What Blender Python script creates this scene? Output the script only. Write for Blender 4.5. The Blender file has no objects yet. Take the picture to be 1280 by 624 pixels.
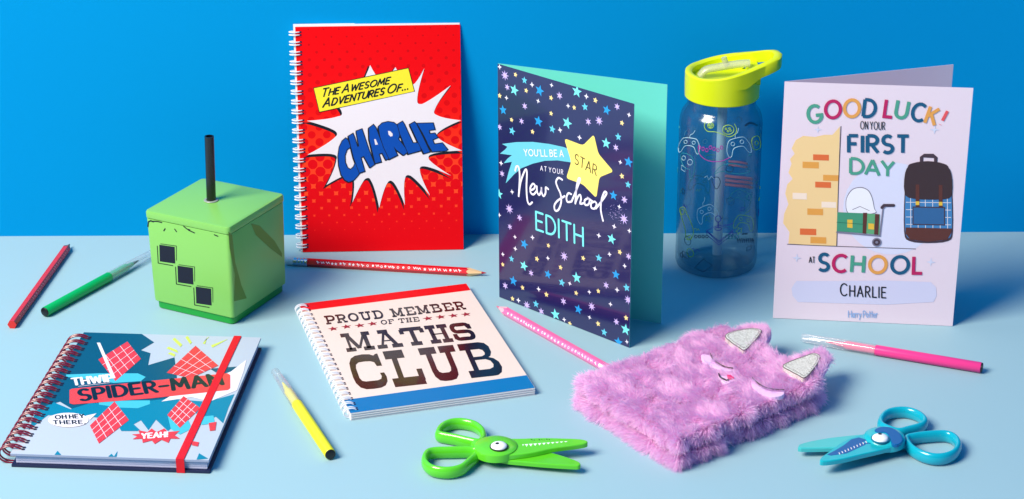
import bpy, math, random
import numpy as np
from mathutils import Vector, Matrix
from mathutils.geometry import tessellate_polygon
random.seed(7); rng = np.random.default_rng(7)
C = bpy.context.scene.collection
MM = 0.001
sin, cos, pi = math.sin, math.cos, math.pi

# ---------------------------------------------------------------- camera, light, exposure
CF, CP, CR, CH = 2626.66, 0.40679689, 0.00428355, 767.457   # focal (px of 1280), pitch down, roll, height mm
cam_d = bpy.data.cameras.new('camera'); cam = bpy.data.objects.new('camera', cam_d); C.objects.link(cam)
cam_d.sensor_width = 36; cam_d.lens = CF * 36 / 1280; cam_d.clip_start = 0.02; cam_d.clip_end = 60
cam.matrix_world = Matrix.Translation((0, 0, CH * MM)) @ Matrix.Rotation(pi / 2 - CP, 4, 'X') @ Matrix.Rotation(-CR, 4, 'Z')
bpy.context.scene.camera = cam
w = bpy.data.worlds.new("World"); bpy.context.scene.world = w; w.use_nodes = True
bg = w.node_tree.nodes['Background']; bg.inputs[0].default_value = (0.004, 0.34, 0.98, 1); bg.inputs[1].default_value = 0.44
def area(name, loc, target, size, power, col):
    l = bpy.data.lights.new(name, 'AREA'); l.shape = 'SQUARE'; l.size = size; l.energy = power; l.color = col
    o = bpy.data.objects.new(name, l); C.objects.link(o); o.location = loc
    o.rotation_euler = (Vector(target) - Vector(loc)).to_track_quat('-Z', 'Y').to_euler(); return o
area('key_softbox', (-1.72, 0.35, 2.20), (0.5, 1.60, 0.10), 1.4, 172, (1.0, 0.91, 0.76))
vs = bpy.context.scene.view_settings
vs.view_transform = 'Standard'; vs.look = 'None'; vs.exposure = 0.0; vs.gamma = 1.0
bpy.context.scene.cycles.max_bounces = 14; bpy.context.scene.cycles.transparent_max_bounces = 24

# ---------------------------------------------------------------- materials
def lin(c):
    r = []
    for v in c:
        v = v / 255; r.append(v / 12.92 if v <= .04045 else ((v + .055) / 1.055) ** 2.4)
    return (*r, 1)
MATS = {}
def mat(name, col, rough=.5, spec=.5, coat=0, bump=0, bscale=900, metal=0, vary=0, vscale=6, trans=0):
    if name in MATS: return MATS[name]
    m = bpy.data.materials.new(name); m.use_nodes = True; nt = m.node_tree; p = nt.nodes['Principled BSDF']
    p.inputs['Base Color'].default_value = lin(col); p.inputs['Roughness'].default_value = rough
    p.inputs['Specular IOR Level'].default_value = spec; p.inputs['Coat Weight'].default_value = coat
    p.inputs['Coat Roughness'].default_value = .06; p.inputs['Metallic'].default_value = metal
    tc = nt.nodes.new('ShaderNodeTexCoord')
    if vary:
        n = nt.nodes.new('ShaderNodeTexNoise'); n.inputs['Scale'].default_value = vscale; n.inputs['Detail'].default_value = 5
        nt.links.new(tc.outputs['Object'], n.inputs['Vector'])
        mx = nt.nodes.new('ShaderNodeMix'); mx.data_type = 'RGBA'
        a = lin(col); mx.inputs[6].default_value = tuple(min(1, k * (1 + vary)) for k in a[:3]) + (1,)
        mx.inputs[7].default_value = tuple(k * (1 - vary) for k in a[:3]) + (1,)
        nt.links.new(n.outputs['Fac'], mx.inputs[0]); nt.links.new(mx.outputs[2], p.inputs['Base Color'])
    if bump:
        n = nt.nodes.new('ShaderNodeTexNoise'); n.inputs['Scale'].default_value = bscale; n.inputs['Detail'].default_value = 4
        nt.links.new(tc.outputs['Object'], n.inputs['Vector'])
        b = nt.nodes.new('ShaderNodeBump'); b.inputs['Strength'].default_value = bump; b.inputs['Distance'].default_value = .0004
        nt.links.new(n.outputs['Fac'], b.inputs['Height']); nt.links.new(b.outputs[0], p.inputs['Normal'])
    if trans: p.inputs['Transmission Weight'].default_value = trans
    MATS[name] = m; return m
def clear(name, tint, rough=.04, refl=1.0, haze=0.0, hazecol=(220, 225, 235), edge=3.5):
    """thin clear plastic wall: tinted transmission plus fresnel reflection (and a little milky scatter)"""
    if name in MATS: return MATS[name]
    m = bpy.data.materials.new(name); m.use_nodes = True; nt = m.node_tree
    nt.nodes.remove(nt.nodes['Principled BSDF']); out = nt.nodes['Material Output']
    t = nt.nodes.new('ShaderNodeBsdfTransparent'); lw0 = nt.nodes.new('ShaderNodeLayerWeight'); lw0.inputs[0].default_value = .5
    pw = nt.nodes.new('ShaderNodeMath'); pw.operation = 'POWER'; pw.inputs[1].default_value = 3.0; nt.links.new(lw0.outputs['Facing'], pw.inputs[0])
    tm = nt.nodes.new('ShaderNodeMix'); tm.data_type = 'RGBA'; tm.inputs[6].default_value = (*tint, 1); tm.inputs[7].default_value = (*[v**edge for v in tint], 1)
    nt.links.new(pw.outputs[0], tm.inputs[0]); nt.links.new(tm.outputs[2], t.inputs[0])
    g = nt.nodes.new('ShaderNodeBsdfGlossy'); g.inputs['Roughness'].default_value = rough
    d = nt.nodes.new('ShaderNodeBsdfDiffuse'); d.inputs[0].default_value = lin(hazecol)
    lw = nt.nodes.new('ShaderNodeLayerWeight'); lw.inputs[0].default_value = .5
    f = nt.nodes.new('ShaderNodeMath'); f.operation = 'POWER'; f.inputs[1].default_value = 4.0; nt.links.new(lw.outputs['Facing'], f.inputs[0])
    mu = nt.nodes.new('ShaderNodeMath'); mu.operation = 'MULTIPLY_ADD'; mu.inputs[1].default_value = refl*.65; mu.inputs[2].default_value = .06
    m1 = nt.nodes.new('ShaderNodeMixShader'); m1.inputs[0].default_value = haze
    m2 = nt.nodes.new('ShaderNodeMixShader')
    L = nt.links.new; L(t.outputs[0], m1.inputs[1]); L(d.outputs[0], m1.inputs[2]); L(f.outputs[0], mu.inputs[0])
    L(mu.outputs[0], m2.inputs[0]); L(m1.outputs[0], m2.inputs[1]); L(g.outputs[0], m2.inputs[2]); L(m2.outputs[0], out.inputs[0])
    MATS[name] = m; return m

# ---------------------------------------------------------------- tracing helpers (millimetres)
def ray(u, v):
    a = u - 640; b = 312 - v; c, s = cos(CR), sin(CR); x = c * a + s * b; y = -s * a + c * b
    return np.array([x / CF, cos(CP) + y / CF * sin(CP), -sin(CP) + y / CF * cos(CP)])
EYE = np.array([0, 0, CH])
def up(u, v, z=0):
    d = ray(u, v); t = (z - CH) / d[2]; return np.array([d[0] * t, d[1] * t, z])
def Z(x0, y0, s): return lambda p: (x0 + p[0] / s, y0 + p[1] / s)

class MB:
    """collects faces with materials; builds ONE mesh object"""
    def __init__(s): s.v = []; s.f = []; s.m = []; s.mats = []; s.sm = []; s.uv = {}
    def mi(s, m):
        if m not in s.mats: s.mats.append(m)
        return s.mats.index(m)
    def add(s, vs, fs, m, smooth=False, uv=None):
        o = len(s.v); s.v += [tuple(map(float, p)) for p in vs]; k = s.mi(m)
        for f in fs:
            if uv is not None: s.uv[len(s.f)] = [uv[i] for i in f]
            s.f.append(tuple(i + o for i in f)); s.m.append(k); s.sm.append(smooth)
    def box(s, lo, hi, m):
        x0, y0, z0 = lo; x1, y1, z1 = hi
        s.add([(x0,y0,z0),(x1,y0,z0),(x1,y1,z0),(x0,y1,z0),(x0,y0,z1),(x1,y0,z1),(x1,y1,z1),(x0,y1,z1)],
              [(0,3,2,1),(4,5,6,7),(0,1,5,4),(1,2,6,5),(2,3,7,6),(3,0,4,7)], m)
    def lathe(s, prof, c, m, n=64, axis=None, smooth=True):
        """profile (r, h) turned about an axis through c"""
        ax = np.array(axis if axis is not None else (0, 0, 1), float); ax /= np.linalg.norm(ax)
        e1 = np.cross(ax, (0, 0, 1) if abs(ax[2]) < .9 else (1, 0, 0)); e1 /= np.linalg.norm(e1); e2 = np.cross(ax, e1); c = np.array(c, float)
        V = []; F = []
        for r, h in prof:
            for k in range(n):
                a = 2 * pi * k / n; V.append(c + ax * h + (e1 * cos(a) + e2 * sin(a)) * max(r, 1e-4))
        for j in range(len(prof) - 1):
            for k in range(n):
                F.append((j*n+k, j*n+(k+1)%n, (j+1)*n+(k+1)%n, (j+1)*n+k))
        s.add(V, F, m, smooth)
    def tube(s, pts, r, m, closed=False, n=10, upv=(0, 0, 1), ry=None, smooth=True, taper=None):
        P = [np.array(p, float) for p in pts]; N = len(P); V = []; F = []; ry = ry or r
        for i, p in enumerate(P):
            a = P[(i-1) % N] if (closed or i) else P[0]; b = P[(i+1) % N] if (closed or i < N-1) else P[-1]
            t = b - a; t /= np.linalg.norm(t) + 1e-9
            s1 = np.cross(t, upv); s1 /= np.linalg.norm(s1) + 1e-9; s2 = np.cross(s1, t)
            k_ = taper[i] if taper else 1
            for k in range(n):
                th = 2 * pi * k / n; V.append(p + k_ * (s1 * cos(th) * r + s2 * sin(th) * ry))
        for i in range(N if closed else N - 1):
            for k in range(n):
                j = (i + 1) % N; F.append((i*n+k, i*n+(k+1)%n, j*n+(k+1)%n, j*n+k))
        if not closed: F += [tuple(range(n))[::-1], tuple((N-1)*n + k for k in range(n))]
        s.add(V, F, m, smooth)
    def prism(s, poly, z0, z1, m, bevel=0, smooth=False, zf=None):
        """horizontal outline (x, y) extruded z0..z1, top edge chamfered inward; zf tilts it"""
        P = [np.array(p[:2], float) for p in poly]; n = len(P)
        ar = sum(P[i][0]*P[(i+1)%n][1]-P[(i+1)%n][0]*P[i][1] for i in range(n))
        if ar < 0: P = P[::-1]
        def inset(d):
            R = []
            for i in range(n):
                a, b, c = P[i-1], P[i], P[(i+1) % n]
                n1 = np.array([-(b-a)[1], (b-a)[0]]); n1 /= np.linalg.norm(n1)+1e-9
                n2 = np.array([-(c-b)[1], (c-b)[0]]); n2 /= np.linalg.norm(n2)+1e-9
                q = n1 + n2; q /= np.linalg.norm(q)+1e-9; R.append(b + q * d)
            return R
        lv = [(0, z0), (0, z1 - bevel)] + ([(bevel*.3, z1-bevel*.3), (bevel, z1)] if bevel else [])
        V = []; F = []
        zf = zf or (lambda x, y: 0)
        for d, z in lv:
            for q in inset(d): V.append((q[0], q[1], z + zf(q[0], q[1])))
        for j in range(len(lv)-1):
            for k in range(n): F.append((j*n+k, j*n+(k+1)%n, (j+1)*n+(k+1)%n, (j+1)*n+k))
        T = (len(lv)-1)*n
        for t in tessellate_polygon([[Vector(V[T+k]) for k in range(n)]]):
            F.append(tuple(T + k for k in t)); F.append(tuple(k for k in t[::-1]))
        s.add(V, F, m, smooth)
    def build(s, name, parent=None, origin=None):
        me = bpy.data.meshes.new(name)
        o = bpy.data.objects.new(name, me); C.objects.link(o)
        og = np.array(origin if origin is not None else (ORG.get(parent.name) if parent else (0, 0, 0)), float)
        me.from_pydata([tuple((np.array(p) - og) * MM) for p in s.v], [], s.f)
        for m in s.mats: me.materials.append(m)
        me.polygons.foreach_set('material_index', s.m); me.polygons.foreach_set('use_smooth', s.sm)
        if s.uv:
            ul = me.uv_layers.new(name='UVMap')
            for pi_, uvs in s.uv.items():
                p = me.polygons[pi_]
                for li, q in zip(p.loop_indices, uvs): ul.data[li].uv = (q[0] / 100, q[1] / 100)
        if any(s.sm): fix_normals(me)
        me.update(); ORG[o.name] = og
        if parent: o.parent = parent
        else: o.location = og * MM
        return o
ORG = {}
def fix_normals(me):
    import bmesh
    bm = bmesh.new(); bm.from_mesh(me)
    for e in bm.edges:
        if len(e.link_faces) == 2 and e.link_faces[0].normal.angle(e.link_faces[1].normal, 0) > .75: e.smooth = False
    bm.to_mesh(me); bm.free()
def thing(name, loc, label, cat, group=None):
    o = bpy.data.objects.new(name, None); C.objects.link(o); o.empty_display_size = .02
    o.location = np.array(loc, float) * MM; ORG[o.name] = np.array(loc, float); return tag(o, label, cat, group)
def tag(o, label=None, cat=None, group=None, kind=None):
    for k, v in (('label', label), ('category', cat), ('group', group), ('kind', kind)):
        if v: o[k] = v
    return o

class Sheet:
    """a flat printed face: O bottom-left corner, U along, V up the page, N out; everything in mm"""
    def __init__(s, O, U, V, w, h):
        s.O = np.array(O, float); s.U = np.array(U, float); s.U /= np.linalg.norm(s.U); s.V = np.array(V, float); s.V /= np.linalg.norm(s.V)
        s.N = np.cross(s.U, s.V); s.w = w; s.h = h; s.lv = 0; s.k = 0
    def P(s, a, b, c=0): return s.O + s.U * a + s.V * b + s.N * c
    def px(s, q):                                # traced point -> position on the page in mm
        d = ray(*q); t = np.dot(s.O - EYE, s.N) / np.dot(d, s.N); r = EYE + d * t - s.O
        return np.array([np.dot(r, s.U), np.dot(r, s.V)])
    def tr(s, zf, pts): return [s.px(zf(p)) for p in pts]
    def slab(s, mb, a0, b0, a1, b1, c0, c1, m, mtop=None):
        v = [s.P(a, b, c) for c in (c0, c1) for a, b in ((a0, b0), (a1, b0), (a1, b1), (a0, b1))]
        uv = [(a, b) for c in (0, 1) for a, b in ((a0, b0), (a1, b0), (a1, b1), (a0, b1))]
        mb.add(v, [(0,3,2,1),(0,1,5,4),(1,2,6,5),(2,3,7,6),(3,0,4,7)], m)
        mb.add(v, [(4,5,6,7)], mtop or m, uv=uv)
    def c(s):                                    # tiny print layer offsets so nothing is coplanar
        s.k = (s.k + 1) % 6; return .06 + s.lv * .09 + s.k * .012
    def clip(s, pts):
        def cut(P, ax, lim, sg):
            R = []
            for i in range(len(P)):
                a, b = P[i-1], P[i]; ia, ib = sg*(a[ax]-lim) <= 0, sg*(b[ax]-lim) <= 0
                if ia != ib:
                    t = (lim - a[ax]) / (b[ax] - a[ax]); R.append(a + (b - a) * t)
                if ib: R.append(b)
            return R
        P = [np.array(p, float) for p in pts]
        for ax, lim, sg in ((0, .15, -1), (0, s.w-.15, 1), (1, .15, -1), (1, s.h-.15, 1)):
            P = cut(P, ax, lim, sg)
            if len(P) < 3: return None
        return P
    def poly(s, mb, pts, m, clip=True):
        if clip and any(p[0] < .1 or p[1] < .1 or p[0] > s.w-.1 or p[1] > s.h-.1 for p in pts): pts = s.clip(pts)
        if not pts: return
        c = s.c(); V = [s.P(p[0], p[1], c) for p in pts]
        F = tessellate_polygon([[Vector((p[0], p[1], 0)) for p in pts]])
        ar = lambda t: (pts[t[1]][0]-pts[t[0]][0])*(pts[t[2]][1]-pts[t[0]][1])-(pts[t[2]][0]-pts[t[0]][0])*(pts[t[1]][1]-pts[t[0]][1])
        mb.add(V, [tuple(t) if ar(t) > 0 else tuple(t[::-1]) for t in F], m, uv=pts)
    def polyh(s, mb, outer, holes, m):
        c = s.c(); al = list(outer) + [p for h in holes for p in h]
        F = tessellate_polygon([[Vector((p[0], p[1], 0)) for p in L_] for L_ in [outer]+holes])
        ar = lambda t: (al[t[1]][0]-al[t[0]][0])*(al[t[2]][1]-al[t[0]][1])-(al[t[2]][0]-al[t[0]][0])*(al[t[1]][1]-al[t[0]][1])
        mb.add([s.P(p[0], p[1], c) for p in al], [tuple(t) if ar(t) > 0 else tuple(t[::-1]) for t in F], m)
    def strip(s, mb, pts, wd, m, closed=False, rnd=True, mit=True):
        """pen stroke of width wd (number or function of direction)"""
        P = [np.array(p, float) for p in pts]
        P = [P[0]] + [P[i] for i in range(1, len(P)) if np.linalg.norm(P[i]-P[i-1]) > 1e-3]; n = len(P)
        if n < 2: return
        L = []; R = []
        for i in range(n):
            a = P[i-1] if (i or closed) else None; b = P[(i+1) % n] if (i < n-1 or closed) else None
            d1 = (P[i]-a)/(np.linalg.norm(P[i]-a)+1e-9) if a is not None else None
            d2 = (b-P[i])/(np.linalg.norm(b-P[i])+1e-9) if b is not None else None
            if d1 is None: d1 = d2
            if d2 is None: d2 = d1
            t = d1 + d2
            if np.linalg.norm(t) < .2: t = d2
            t /= np.linalg.norm(t); nn = np.array([-t[1], t[0]])
            wv = wd(t) if callable(wd) else wd
            k = min(1.8, 1/max(.3, abs(np.dot(t, d2)))) if mit else 1.0
            L.append(P[i] + nn*wv/2*k); R.append(P[i] - nn*wv/2*k)
        c = s.c(); V = [s.P(p[0], p[1], c) for p in L + R]; F = []
        for i in range(n if closed else n-1):
            j = (i+1) % n; F.append((i, n+i, n+j, j))
        if rnd and not closed:
            for e, q in ((0, 1), (n-1, n-2)):
                t = P[e]-P[q]; t /= np.linalg.norm(t)+1e-9; nn = (L[e]-P[e]) if e == 0 else (L[e]-P[e]); r = np.linalg.norm(nn)
                a0 = math.atan2(nn[1], nn[0]); b0 = math.atan2(t[1], t[0]); sg = 1 if ((b0-a0+3*pi) % (2*pi)-pi) > 0 else -1
                o = len(V); arc = [P[e] + r*np.array([cos(a0+sg*pi*k/6), sin(a0+sg*pi*k/6)]) for k in range(1, 6)]
                V += [s.P(p[0], p[1], c) for p in arc]; ids = [e] + list(range(o, o+5)) + [n+e]
                F.append(tuple(ids) if sg > 0 else tuple(ids[::-1]))
        mb.add(V, F, m)
    def star(s, mb, c, r, m, n=5, inner=.42, rot=pi/2, rx=1):
        s.poly(mb, [np.array([c[0] + rx*(r if k % 2 == 0 else r*inner)*cos(rot+pi*k/n), c[1] + (r if k % 2 == 0 else r*inner)*sin(rot+pi*k/n)]) for k in range(2*n)], m)
    def disc(s, mb, c, r, m, ry=None, n=20): s.poly(mb, [np.array([c[0]+r*cos(2*pi*k/n), c[1]+(ry or r)*sin(2*pi*k/n)]) for k in range(n)], m)

def spline(pts, k=5, closed=False):
    P = [np.array(p, float) for p in pts]; n = len(P); R = []
    for i in range(n if closed else n-1):
        p0 = P[i-1] if (i or closed) else P[0]; p1 = P[i]; p2 = P[(i+1) % n]; p3 = P[(i+2) % n] if (closed or i+2 < n) else P[-1]
        for j in range(k):
            t = j/k; R.append(.5*((2*p1)+(-p0+p2)*t+(2*p0-5*p1+4*p2-p3)*t*t+(-p0+3*p1-3*p2+p3)*t**3))
    if not closed: R.append(P[-1])
    return R
def arc(cx, cy, rx, ry, a0, a1, n=10): return [(cx+rx*cos(math.radians(a0+(a1-a0)*k/n)), cy+ry*sin(math.radians(a0+(a1-a0)*k/n))) for k in range(n+1)]
# line lettering: width, strokes on a unit-high grid
G = {
'A': (.74, [[(0,0),(.37,1)], [(.37,1),(.74,0)], [(.12,.33),(.62,.33)]]),
'B': (.58, [[(0,0),(0,1)], [(0,1),(.28,1)]+arc(.28,.77,.24,.23,90,-90,7)[1:]+[(0,.54)], [(0,.54),(.3,.54)]+arc(.3,.27,.28,.27,90,-90,7)[1:]+[(0,0)]]),
'C': (.7, [arc(.42,.5,.42,.5,48,312,14)]),
'D': (.68, [[(0,0),(0,1)], [(0,1),(.22,1)]+arc(.22,.5,.46,.5,90,-90,12)[1:]+[(0,0)]]),
'E': (.52, [[(0,0),(0,1)], [(0,1),(.52,1)], [(0,.52),(.44,.52)], [(0,0),(.52,0)]]),
'F': (.5, [[(0,0),(0,1)], [(0,1),(.5,1)], [(0,.52),(.42,.52)]]),
'G': (.78, [arc(.42,.5,.42,.5,48,330,14), [(.46,.42),(.8,.42),(.8,.22)]]),
'H': (.64, [[(0,0),(0,1)], [(.64,0),(.64,1)], [(0,.5),(.64,.5)]]),
'I': (.02, [[(0,0),(0,1)]]),
'K': (.6, [[(0,0),(0,1)], [(.56,1),(.02,.42)], [(.2,.58),(.6,0)]]),
'L': (.48, [[(0,1),(0,0),(.48,0)]]),
'M': (.86, [[(0,0),(.08,1)], [(.08,1),(.43,.25)], [(.43,.25),(.78,1)], [(.78,1),(.86,0)]]),
'N': (.64, [[(0,0),(0,1)], [(0,1),(.64,0)], [(.64,0),(.64,1)]]),
'O': (.9, [arc(.45,.5,.45,.5,0,360,22)]),
'P': (.54, [[(0,0),(0,1)], [(0,1),(.26,1)]+arc(.26,.73,.28,.27,90,-90,8)[1:]+[(0,.46)]]),
'R': (.58, [[(0,0),(0,1)], [(0,1),(.26,1)]+arc(.26,.74,.28,.26,90,-90,8)[1:]+[(0,.48)], [(.22,.48),(.58,0)]]),
'S': (.54, [arc(.27,.74,.25,.26,40,270,9)+arc(.27,.24,.27,.24,90,-140,9)[1:]]),
'T': (.62, [[(0,1),(.62,1)], [(.31,1),(.31,0)]]),
'U': (.66, [[(0,1),(0,.33)]+arc(.33,.33,.33,.33,180,360,10)[1:]+[(.66,1)]]),
'V': (.68, [[(0,1),(.34,0)], [(.34,0),(.68,1)]]),
'W': (1.0, [[(0,1),(.24,0)], [(.24,0),(.5,.85)], [(.5,.85),(.76,0)], [(.76,0),(1,1)]]),
'Y': (.66, [[(0,1),(.33,.48)], [(.66,1),(.33,.48),(.33,0)]]),
'!': (.06, [[(.03,1),(.03,.32)], [(.03,.03),(.03,.05)]]),
'.': (.04, [[(.02,.02),(.02,.06)]]), "'": (.04, [[(.02,1),(.0,.75)]]), '-': (.4, [[(0,.45),(.4,.45)]]), ' ': (.28, []),
'a': (.42, [arc(.2,.3,.2,.3,0,360,12), [(.4,.6),(.4,0)]]),
'r': (.3, [[(0,0),(0,.6)], [(0,.4),(.12,.6),(.3,.58)]]),
'y': (.42, [[(0,.6),(.2,.05)], [(.42,.6),(.2,.05),(.05,-.35)]]),
'o': (.42, [arc(.21,.3,.21,.3,0,360,12)]), 't': (.3, [[(.15,.95),(.15,0)], [(0,.62),(.3,.62)]]),
'e': (.4, [[(.03,.32),(.4,.34)]+arc(.2,.3,.2,.3,10,310,10)]),
}
def layout(txt, gap): 
    x = 0; out = []
    for ch in txt:
        out.append((ch, x)); x += G[ch][0] + (gap if ch != ' ' else 0)
    return out, x - gap
def text(mb, sh, txt, p0, p1, ptop, m, wt=.13, gap=.22, rnd=True, small=None):
    """p0, p1 baseline ends, ptop above p0 at cap height (page mm); small: scale of the letters after each word's first"""
    p0, p1, ptop = map(np.array, (p0, p1, ptop)); e2 = ptop - p0; h = np.linalg.norm(e2)
    if small:
        x = 0; out = []
        for i, ch in enumerate(txt):
            k = 1 if (i == 0 or txt[i-1] == ' ' or ch == '.') else small
            out.append((ch, x, k)); x += (G[ch][0] + (gap if ch != ' ' else 0)) * k
        tot = x - gap
    else:
        o, tot = layout(txt, gap); out = [(a, b, 1) for a, b in o]
    e1 = (p1 - p0) / tot
    for ch, x, k in out:
        for st in G[ch][1]:
            cl = ch in 'Oo' and len(st) > 8
            q = [p0 + e1*(x + a*k) + e2*b*k for a, b in (st[:-1] if cl else st)]
            sh.strip(mb, q, h*wt, m, closed=cl, rnd=rnd)
def glyph(mb, sh, ch, c, h, m, rot=0, wt=.16, wk=1, rnd=False):
    r = math.radians(rot); w_ = G[ch][0]
    for st in G[ch][1]:
        q = []
        for a, b in st:
            x, y = (a-w_/2)*h*wk, (b-.5)*h; q.append(np.array([c[0]+x*cos(r)-y*sin(r), c[1]+x*sin(r)+y*cos(r)]))
        cl = ch == 'O'
        sh.strip(mb, q[:-1] if cl else q, h*wt, m, closed=cl, rnd=rnd)
# slab lettering with heavy horizontals: (stroke, 'v' thin stem / 'h' heavy bar / 'c' contrast curve / 'd' hairline)
SL = {
'H': (1.0, [('v',[(.25,.1),(.25,.9)]),('v',[(.75,.1),(.75,.9)]),('h',[(.04,.9),(.46,.9)]),('h',[(.54,.9),(.96,.9)]),('h',[(.04,.1),(.46,.1)]),('h',[(.54,.1),(.96,.1)]),('d',[(.25,.5),(.75,.5)])]),
'M': (1.24, [('d',[(.24,.1),(.24,.9)]),('v',[(.98,.1),(.98,.9)]),('v',[(.26,.9),(.6,.14)]),('d',[(.6,.14),(.96,.9)]),('h',[(.02,.9),(.38,.9)]),('h',[(.86,.9),(1.2,.9)]),('h',[(.04,.1),(.44,.1)]),('h',[(.76,.1),(1.2,.1)])]),
'A': (1.08, [('d',[(.5,.9),(.22,.1)]),('v',[(.52,.9),(.84,.1)]),('h',[(.24,.9),(.66,.9)]),('h',[(.02,.1),(.42,.1)]),('h',[(.62,.1),(1.06,.1)]),('d',[(.32,.4),(.72,.4)])]),
'T': (.98, [('h',[(.04,.9),(.94,.9)]),('v',[(.49,.1),(.49,.9)]),('h',[(.26,.1),(.72,.1)]),('v',[(.07,.66),(.07,.9)]),('v',[(.91,.66),(.91,.9)])]),
'S': (.86, [('c',[(.78,.7)]+arc(.6,.76,.15,.13,0,90,4)+[(.4,.89)]+arc(.25,.7,.17,.19,90,270,8)+[(.5,.5)]+arc(.62,.3,.17,.19,90,-90,8)+[(.4,.11)]+arc(.24,.24,.15,.13,270,180,4)+[(.09,.3)]),('v',[(.78,.62),(.78,.88)]),('v',[(.08,.12),(.08,.4)])]),
'C': (1.0, [('c',[(.86,.66)]+arc(.7,.73,.16,.16,0,90,4)+[(.5,.89),(.34,.89)]+arc(.28,.72,.17,.17,90,180,5)+[(.11,.6),(.11,.4)]+arc(.28,.28,.17,.17,180,270,5)+[(.4,.11),(.6,.11)]+arc(.7,.27,.16,.16,270,360,4)+[(.86,.36)]),('v',[(.88,.6),(.88,.93)])]),
'L': (.98, [('v',[(.3,.1),(.3,.9)]),('h',[(.04,.9),(.6,.9)]),('h',[(.04,.1),(.94,.1)]),('v',[(.88,.1),(.88,.42)])]),
'U': (1.08, [('c',[(.26,.88),(.26,.5),(.26,.36)]+arc(.38,.24,.12,.12,180,270,5)+[(.46,.115),(.62,.115)]+arc(.7,.24,.12,.12,270,360,5)+[(.82,.36),(.82,.5),(.82,.88)]),('h',[(.02,.9),(.5,.9)]),('h',[(.62,.9),(1.06,.9)])]),
'B': (1.06, [('v',[(.27,.1),(.27,.9)]),('h',[(.04,.9),(.5,.9)]),('c',[(.4,.9),(.6,.9)]+arc(.64,.7,.24,.19,90,-90,8)[1:]+[(.28,.51)]),('c',[(.28,.51),(.6,.51)]+arc(.68,.31,.3,.2,90,-90,8)[1:]+[(.4,.1)]),('h',[(.04,.1),(.5,.1)])]),
'P': (.92, [('v',[(.25,.1),(.25,.9)]),('h',[(.04,.9),(.46,.9)]),('c',[(.4,.9),(.56,.9)]+arc(.58,.66,.28,.24,90,-90,8)[1:]+[(.26,.42)]),('h',[(.04,.1),(.5,.1)])]),
'R': (1.02, [('v',[(.25,.1),(.25,.9)]),('h',[(.04,.9),(.46,.9)]),('c',[(.4,.9),(.56,.9)]+arc(.58,.68,.26,.22,90,-90,8)[1:]+[(.26,.46)]),('v',[(.52,.46),(.8,.1)]),('h',[(.04,.1),(.46,.1)]),('h',[(.66,.1),(1.0,.1)])]),
'O': (1.0, [('o',arc(.5,.5,.38,.4,0,360,24))]),
'D': (1.0, [('v',[(.25,.1),(.25,.9)]),('h',[(.04,.9),(.5,.9)]),('c',[(.4,.9),(.54,.9)]+arc(.54,.5,.34,.4,90,-90,12)[1:]+[(.4,.1)]),('h',[(.04,.1),(.5,.1)])]),
'E': (.96, [('v',[(.25,.1),(.25,.9)]),('h',[(.04,.9),(.88,.9)]),('h',[(.04,.1),(.9,.1)]),('v',[(.86,.62),(.86,.9)]),('v',[(.88,.1),(.88,.4)]),('d',[(.25,.5),(.66,.5)])]),
'F': (.9, [('v',[(.25,.1),(.25,.9)]),('h',[(.04,.9),(.86,.9)]),('h',[(.04,.1),(.5,.1)]),('v',[(.84,.62),(.84,.9)]),('d',[(.25,.5),(.64,.5)])]),
' ': (.5, []),
}
SP = {
'C': (1.0, [(.80,.62),(.95,.62),(.93,.98),(.86,.97),(.80,.93),(.7,.98),(.5,1.0),(.28,.98),(.14,.91),(.06,.78),(.04,.6),(.04,.36),(.07,.2),(.16,.07),(.3,.01),(.5,0),(.72,.01),(.86,.06),(.95,.17),(.97,.3),(.94,.42),(.82,.42),(.84,.32),(.80,.25),(.7,.22),(.36,.22),(.26,.25),(.21,.34),(.2,.62),(.23,.72),(.32,.78),(.5,.79),(.66,.78),(.76,.74)], []),
'U': (1.08, [(.02,.8),(.02,1),(.5,1),(.5,.8),(.34,.8),(.34,.36),(.37,.27),(.45,.23),(.64,.23),(.71,.27),(.74,.36),(.74,.8),(.6,.8),(.6,1),(1.06,1),(1.06,.8),(.9,.8),(.9,.3),(.87,.14),(.77,.03),(.62,0),(.44,0),(.3,.03),(.21,.14),(.18,.3),(.18,.8)], []),
'B': (1.06, [(.04,0),(.04,.2),(.2,.2),(.2,.8),(.04,.8),(.04,1),(.66,1),(.82,.96),(.91,.85),(.91,.68),(.84,.57),(.77,.54),(.9,.49),(1.0,.38),(1.02,.22),(.95,.08),(.82,.01),(.7,0)], [[(.35,.58),(.6,.58),(.7,.62),(.72,.68),(.69,.76),(.6,.8),(.35,.8)],[(.35,.2),(.66,.2),(.78,.24),(.82,.32),(.78,.43),(.66,.49),(.35,.49)]]),
}
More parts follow.
